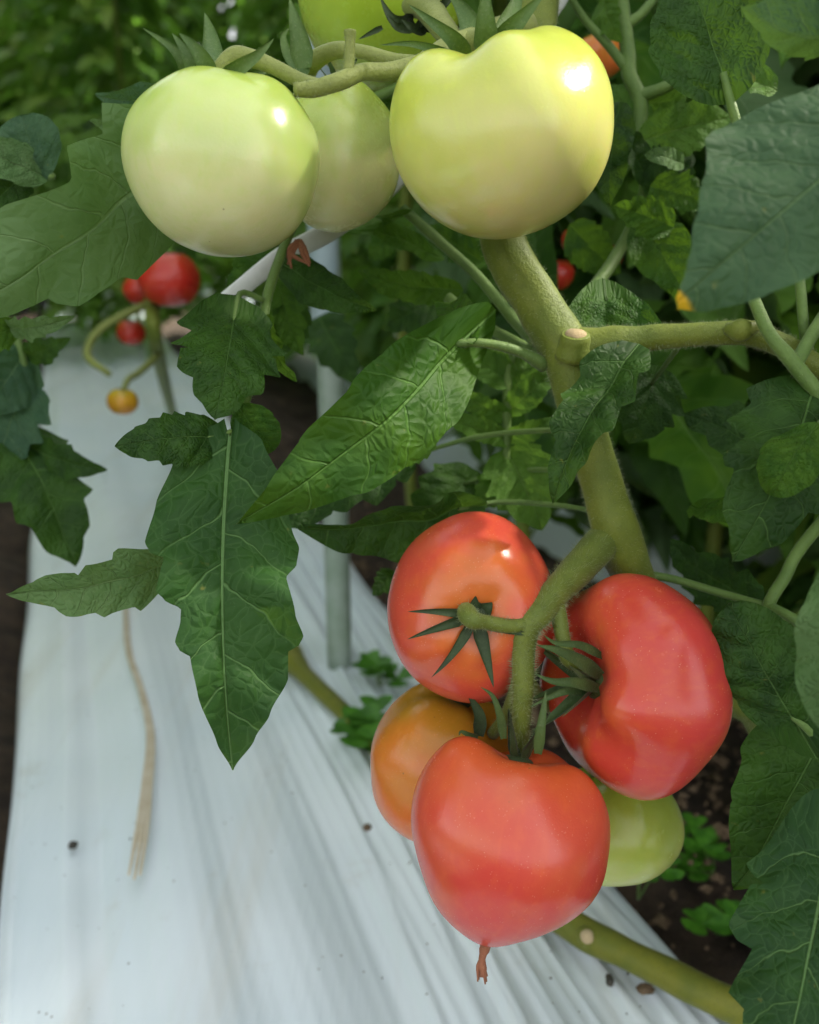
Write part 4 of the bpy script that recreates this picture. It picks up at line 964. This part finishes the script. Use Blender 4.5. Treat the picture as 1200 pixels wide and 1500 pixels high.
# ------------------------------------------------------------------ neighbouring plants
SUNGAPS = [(P(850, 100, .31), 0.07), (P(800, 60, .31), 0.055), (P(440, 195, .30), 0.045), (P(1150, 60, .26), 0.06), (P(1060, 100, .37), 0.07), (P(1000, 180, .44), 0.06)]
def in_gap(p):
    for a, r in SUNGAPS:
        w = Vector(p) - a; t = w.dot(sdir)
        if t > 0.03 and (w - sdir * t).length < r: return True
    return False
def clear(p):
    """keeps the film, the stake and the subject in view"""
    if in_gap(p): return False
    x, y, d = proj(p)
    if d < 0.47:
        return y < -250 and d > -0.5 and p[2] > 0.75
    if -200 < x < 1400 and -100 < y < 1600:
        if y > 480 and x < 640: return False
        if y > 820 and x < 1000: return False
        if y > 1120: return False
        if y > 300 and x < 545: return False
        if x < 420: return d > 1.1
    return True
def row_plant(label, base, h, nleaf, seed, lmin, lmax, z0=0.05):
    rnd = random.Random(seed)
    o = thing('tomato_plant', label, 'plant', base, 'staked tomato plants in the rows')
    lean = Vector((rnd.uniform(-.08, .08), rnd.uniform(-.08, .08), 1))
    tube('main_stem', [base + lean * h * s + Vector((0.01 * math.sin(s * 9 + seed), 0.01 * math.cos(s * 7 + seed), 0)) for s in (0, .25, .5, .75, 1)], [.008, .0075, .007, .006, .004], M['stem'], o, n=6, sides=12)
    for i in range(nleaf):
        s = (i + rnd.random()) / nleaf; s = z0 + s * (1 - z0)
        for tr_ in range(5):
            a = i * 2.4 + rnd.uniform(-.9, .9) + tr_ * 1.1
            dv = Vector((math.cos(a), math.sin(a), rnd.uniform(0.05, 0.7)))
            L = rnd.uniform(lmin, lmax) * (1 - 0.35 * s)
            if compound(o, base + lean * h * s, dv, L, rnd, clear): break
    return o
def ground_pt(px, d, z=-0.08):
    p = P(px, 400, d); return Vector((p.x, p.y, z))
row_plant('leafy tomato plant directly behind the thick olive stem', ground_pt(800, .78), 1.25, 56, 1, .20, .30)
row_plant('leafy tomato plant behind the side branch at the right', ground_pt(1080, .80), 1.3, 56, 2, .20, .30)
row_plant('tomato plant behind the stake', ground_pt(620, 1.0), 1.3, 34, 3, .20, .30)
edge_plant = row_plant('tomato plant past the right-hand edge leaves', ground_pt(1330, .74), 1.35, 40, 4, .20, .30)
def shading_leaf(px, py, d, far, seed):
    """an out-of-frame leaf added to the edge plant to shade a spot from the sun"""
    c = P(px, py, d) + sdir * far; rr = random.Random(seed)
    dv = Vector((rr.uniform(-1, 1), rr.uniform(-1, 1), 0.35)).normalized()
    x, y, dd = proj(c)
    if -250 < x < 1450 and -250 < y < 1750 and dd > 0: return
    compound(edge_plant, c - dv * 0.13 + Vector((0, 0, 0.05)), dv, 0.26, rr, lambda p: not in_gap(p), 1)
for q, (x_, y_, d_) in enumerate([(450, 580, .34), (520, 560, .35), (560, 520, .35), (690, 790, .35), (650, 800, .35), (340, 800, .34), (340, 950, .33), (300, 700, .34)]):  # spots kept out of direct sun by the added leaves
    shading_leaf(x_, y_, d_, 0.62 + 0.05 * (q % 3), 900 + q)
row_plant('out-of-frame tomato plant past the big lower leaf, added to block the sun', ground_pt(1650, .50), 1.35, 40, 6, .20, .30)  # added beyond the frame to keep sun patches off the film
row_plant('tomato plant in the second row behind the side shoot', ground_pt(950, 1.25), 1.5, 36, 5, .24, .34)

# rows further off: each plant keeps a stem and one mass of foliage
def far_plant(label, base, h, rad, n, seed, group, ls=1.0):
    rnd = random.Random(seed)
    o = thing('tomato_plant', label, 'plant', base, group)
    tube('main_stem', [base, base + Vector((0.02, 0, h * .5)), base + Vector((0, 0.02, h))], [.009, .008, .005], M['stem'], o, n=4, sides=8)
    V = []; Fc = []
    for i in range(n):
        z = h * (0.06 + 0.96 * rnd.random()); a = rnd.uniform(0, 6.283); r = rad * math.sqrt(rnd.random()) * (1.05 - 0.45 * z / h) * rnd.uniform(.7, 1.15)
        c = base + Vector((math.cos(a) * r, math.sin(a) * r, z))
        if in_gap(c): continue
        Y = Vector((math.cos(a + rnd.uniform(-1, 1)), math.sin(a + rnd.uniform(-1, 1)), rnd.uniform(-1.0, 0.2))).normalized()
        N = Vector((rnd.uniform(-.6, .6), rnd.uniform(-.6, .6), 1)); N = (N - Y * N.dot(Y)).normalized(); X = Y.cross(N)
        l = rnd.uniform(0.05, 0.11) * ls; w = l * rnd.uniform(.24, .36); k = len(V)
        for t, ww in ((0, .08), (.22, .8), (.34, .65), (.48, 1.0), (.60, .62), (.74, .66), (1, .02)):
            zz = -0.25 * t * t
            V += [c + Y * l * t - X * w * ww + N * (l * zz + .2 * w * ww), c + Y * l * t + N * l * zz, c + Y * l * t + X * w * ww + N * (l * zz + .2 * w * ww)]
        for q in range(6):
            for e in (0, 1):
                b0 = k + q * 3 + e; Fc.append((b0, b0 + 1, b0 + 4, b0 + 3))
    f = obj('foliage', V, Fc, M['far_leaf'], o, base); f['kind'] = 'stuff'
    return o
fg = 'distant rows of tomato plants'
rnd = random.Random(44); k = 0
for (v, us, lab) in ((ER + 0.42 + BW * 0.5, (-0.35, 0.0, 0.33, 0.66, 1.0, 1.4, 1.75, 2.1, 2.45, 2.8, 3.2), 'distant tomato plant on the right-hand bed'),  # row filled out with added plants, nearest ones unseen, to block low sun
                     (EL - 0.42 - BW * 0.4, (0.75, 1.2, 1.7, 2.3, 3.0, 3.7, 4.4), 'distant tomato plant on the left-hand bed'),
                     (EL + BW * 0.72, (3.0, 3.5, 4.1, 4.8), 'distant tomato plant far along the near bed'),
                     (ER + 0.84 + BW * 1.5, (-0.5, -0.15, 0.2, 0.6, 1.2, 2.0, 3.0), 'distant tomato plant in the outermost right row'),  # near end holds unseen plants added as further sun blockers
                     (EL - 1.5 - BW * 2.2, (1.2, 1.8, 2.5, 3.2, 4.0), 'distant tomato plant beyond the outermost left row'),
                     (EL - 0.84 - BW * 1.4, (0.9, 1.5, 2.1, 2.8, 3.6), 'distant tomato plant in the outermost left row')):
    for u in us:
        b0 = UV_ * (u + rnd.uniform(-.06, .06)) + VV_ * (v + rnd.uniform(-.05, .05)); b0.z = -0.02
        far_plant(lab, b0, rnd.uniform(1.5, 1.85), rnd.uniform(.30, .40), 1800 if 'right' in lab else 1400, 300 + k, fg); k += 1  # right-hand rows made denser to hold back the sun
for i in range(11):
    b0 = UV_ * (5.4 + 0.5 * (i % 2)) + VV_ * (EL - 3.6 + i * 0.48); b0.z = -0.05
    far_plant('tall distant tomato plant closing the far end of the beds', b0, rnd.uniform(2.3, 2.7), rnd.uniform(.42, .5), 2400, 500 + i, fg, 1.8)
# stalk carrying the background fruits
bp = thing('tomato_plant', 'blurred tomato plant carrying small red and amber fruits over the film', 'plant', F(262, 640, 0.0))
tube('main_stem', [F(262, 640, 0.0), P(232, 520, .92), P(222, 430, .90), P(222, 330, .9), P(235, 150, .95)], [.007, .007, .0075, .007, .006], M['stem'], bp, n=6, sides=12)
tube('truss_stalk', [P(232, 520, .9), P(205, 545, .86), P(188, 556, .82), P(181, 572, .80)], [.004, .0035, .003, .0025], M['truss_pale'], bp, n=6, sides=10)
tube('truss_stalk', [P(225, 440, .9), P(150, 480, .88), P(128, 520, .87), P(160, 548, .85)], [.004, .004, .004, .003], M['truss_pale'], bp, n=6, sides=10)
rnd = random.Random(12)
for i in range(5):
    compound(bp, P(225, 380 - i * 45, .92), Vector((math.cos(i * 2.4), 0.6 + math.sin(i * 2.4), 0.5)), .24, rnd, lambda p: not (proj(p)[1] > 440 or proj(p)[2] < .7), 0)
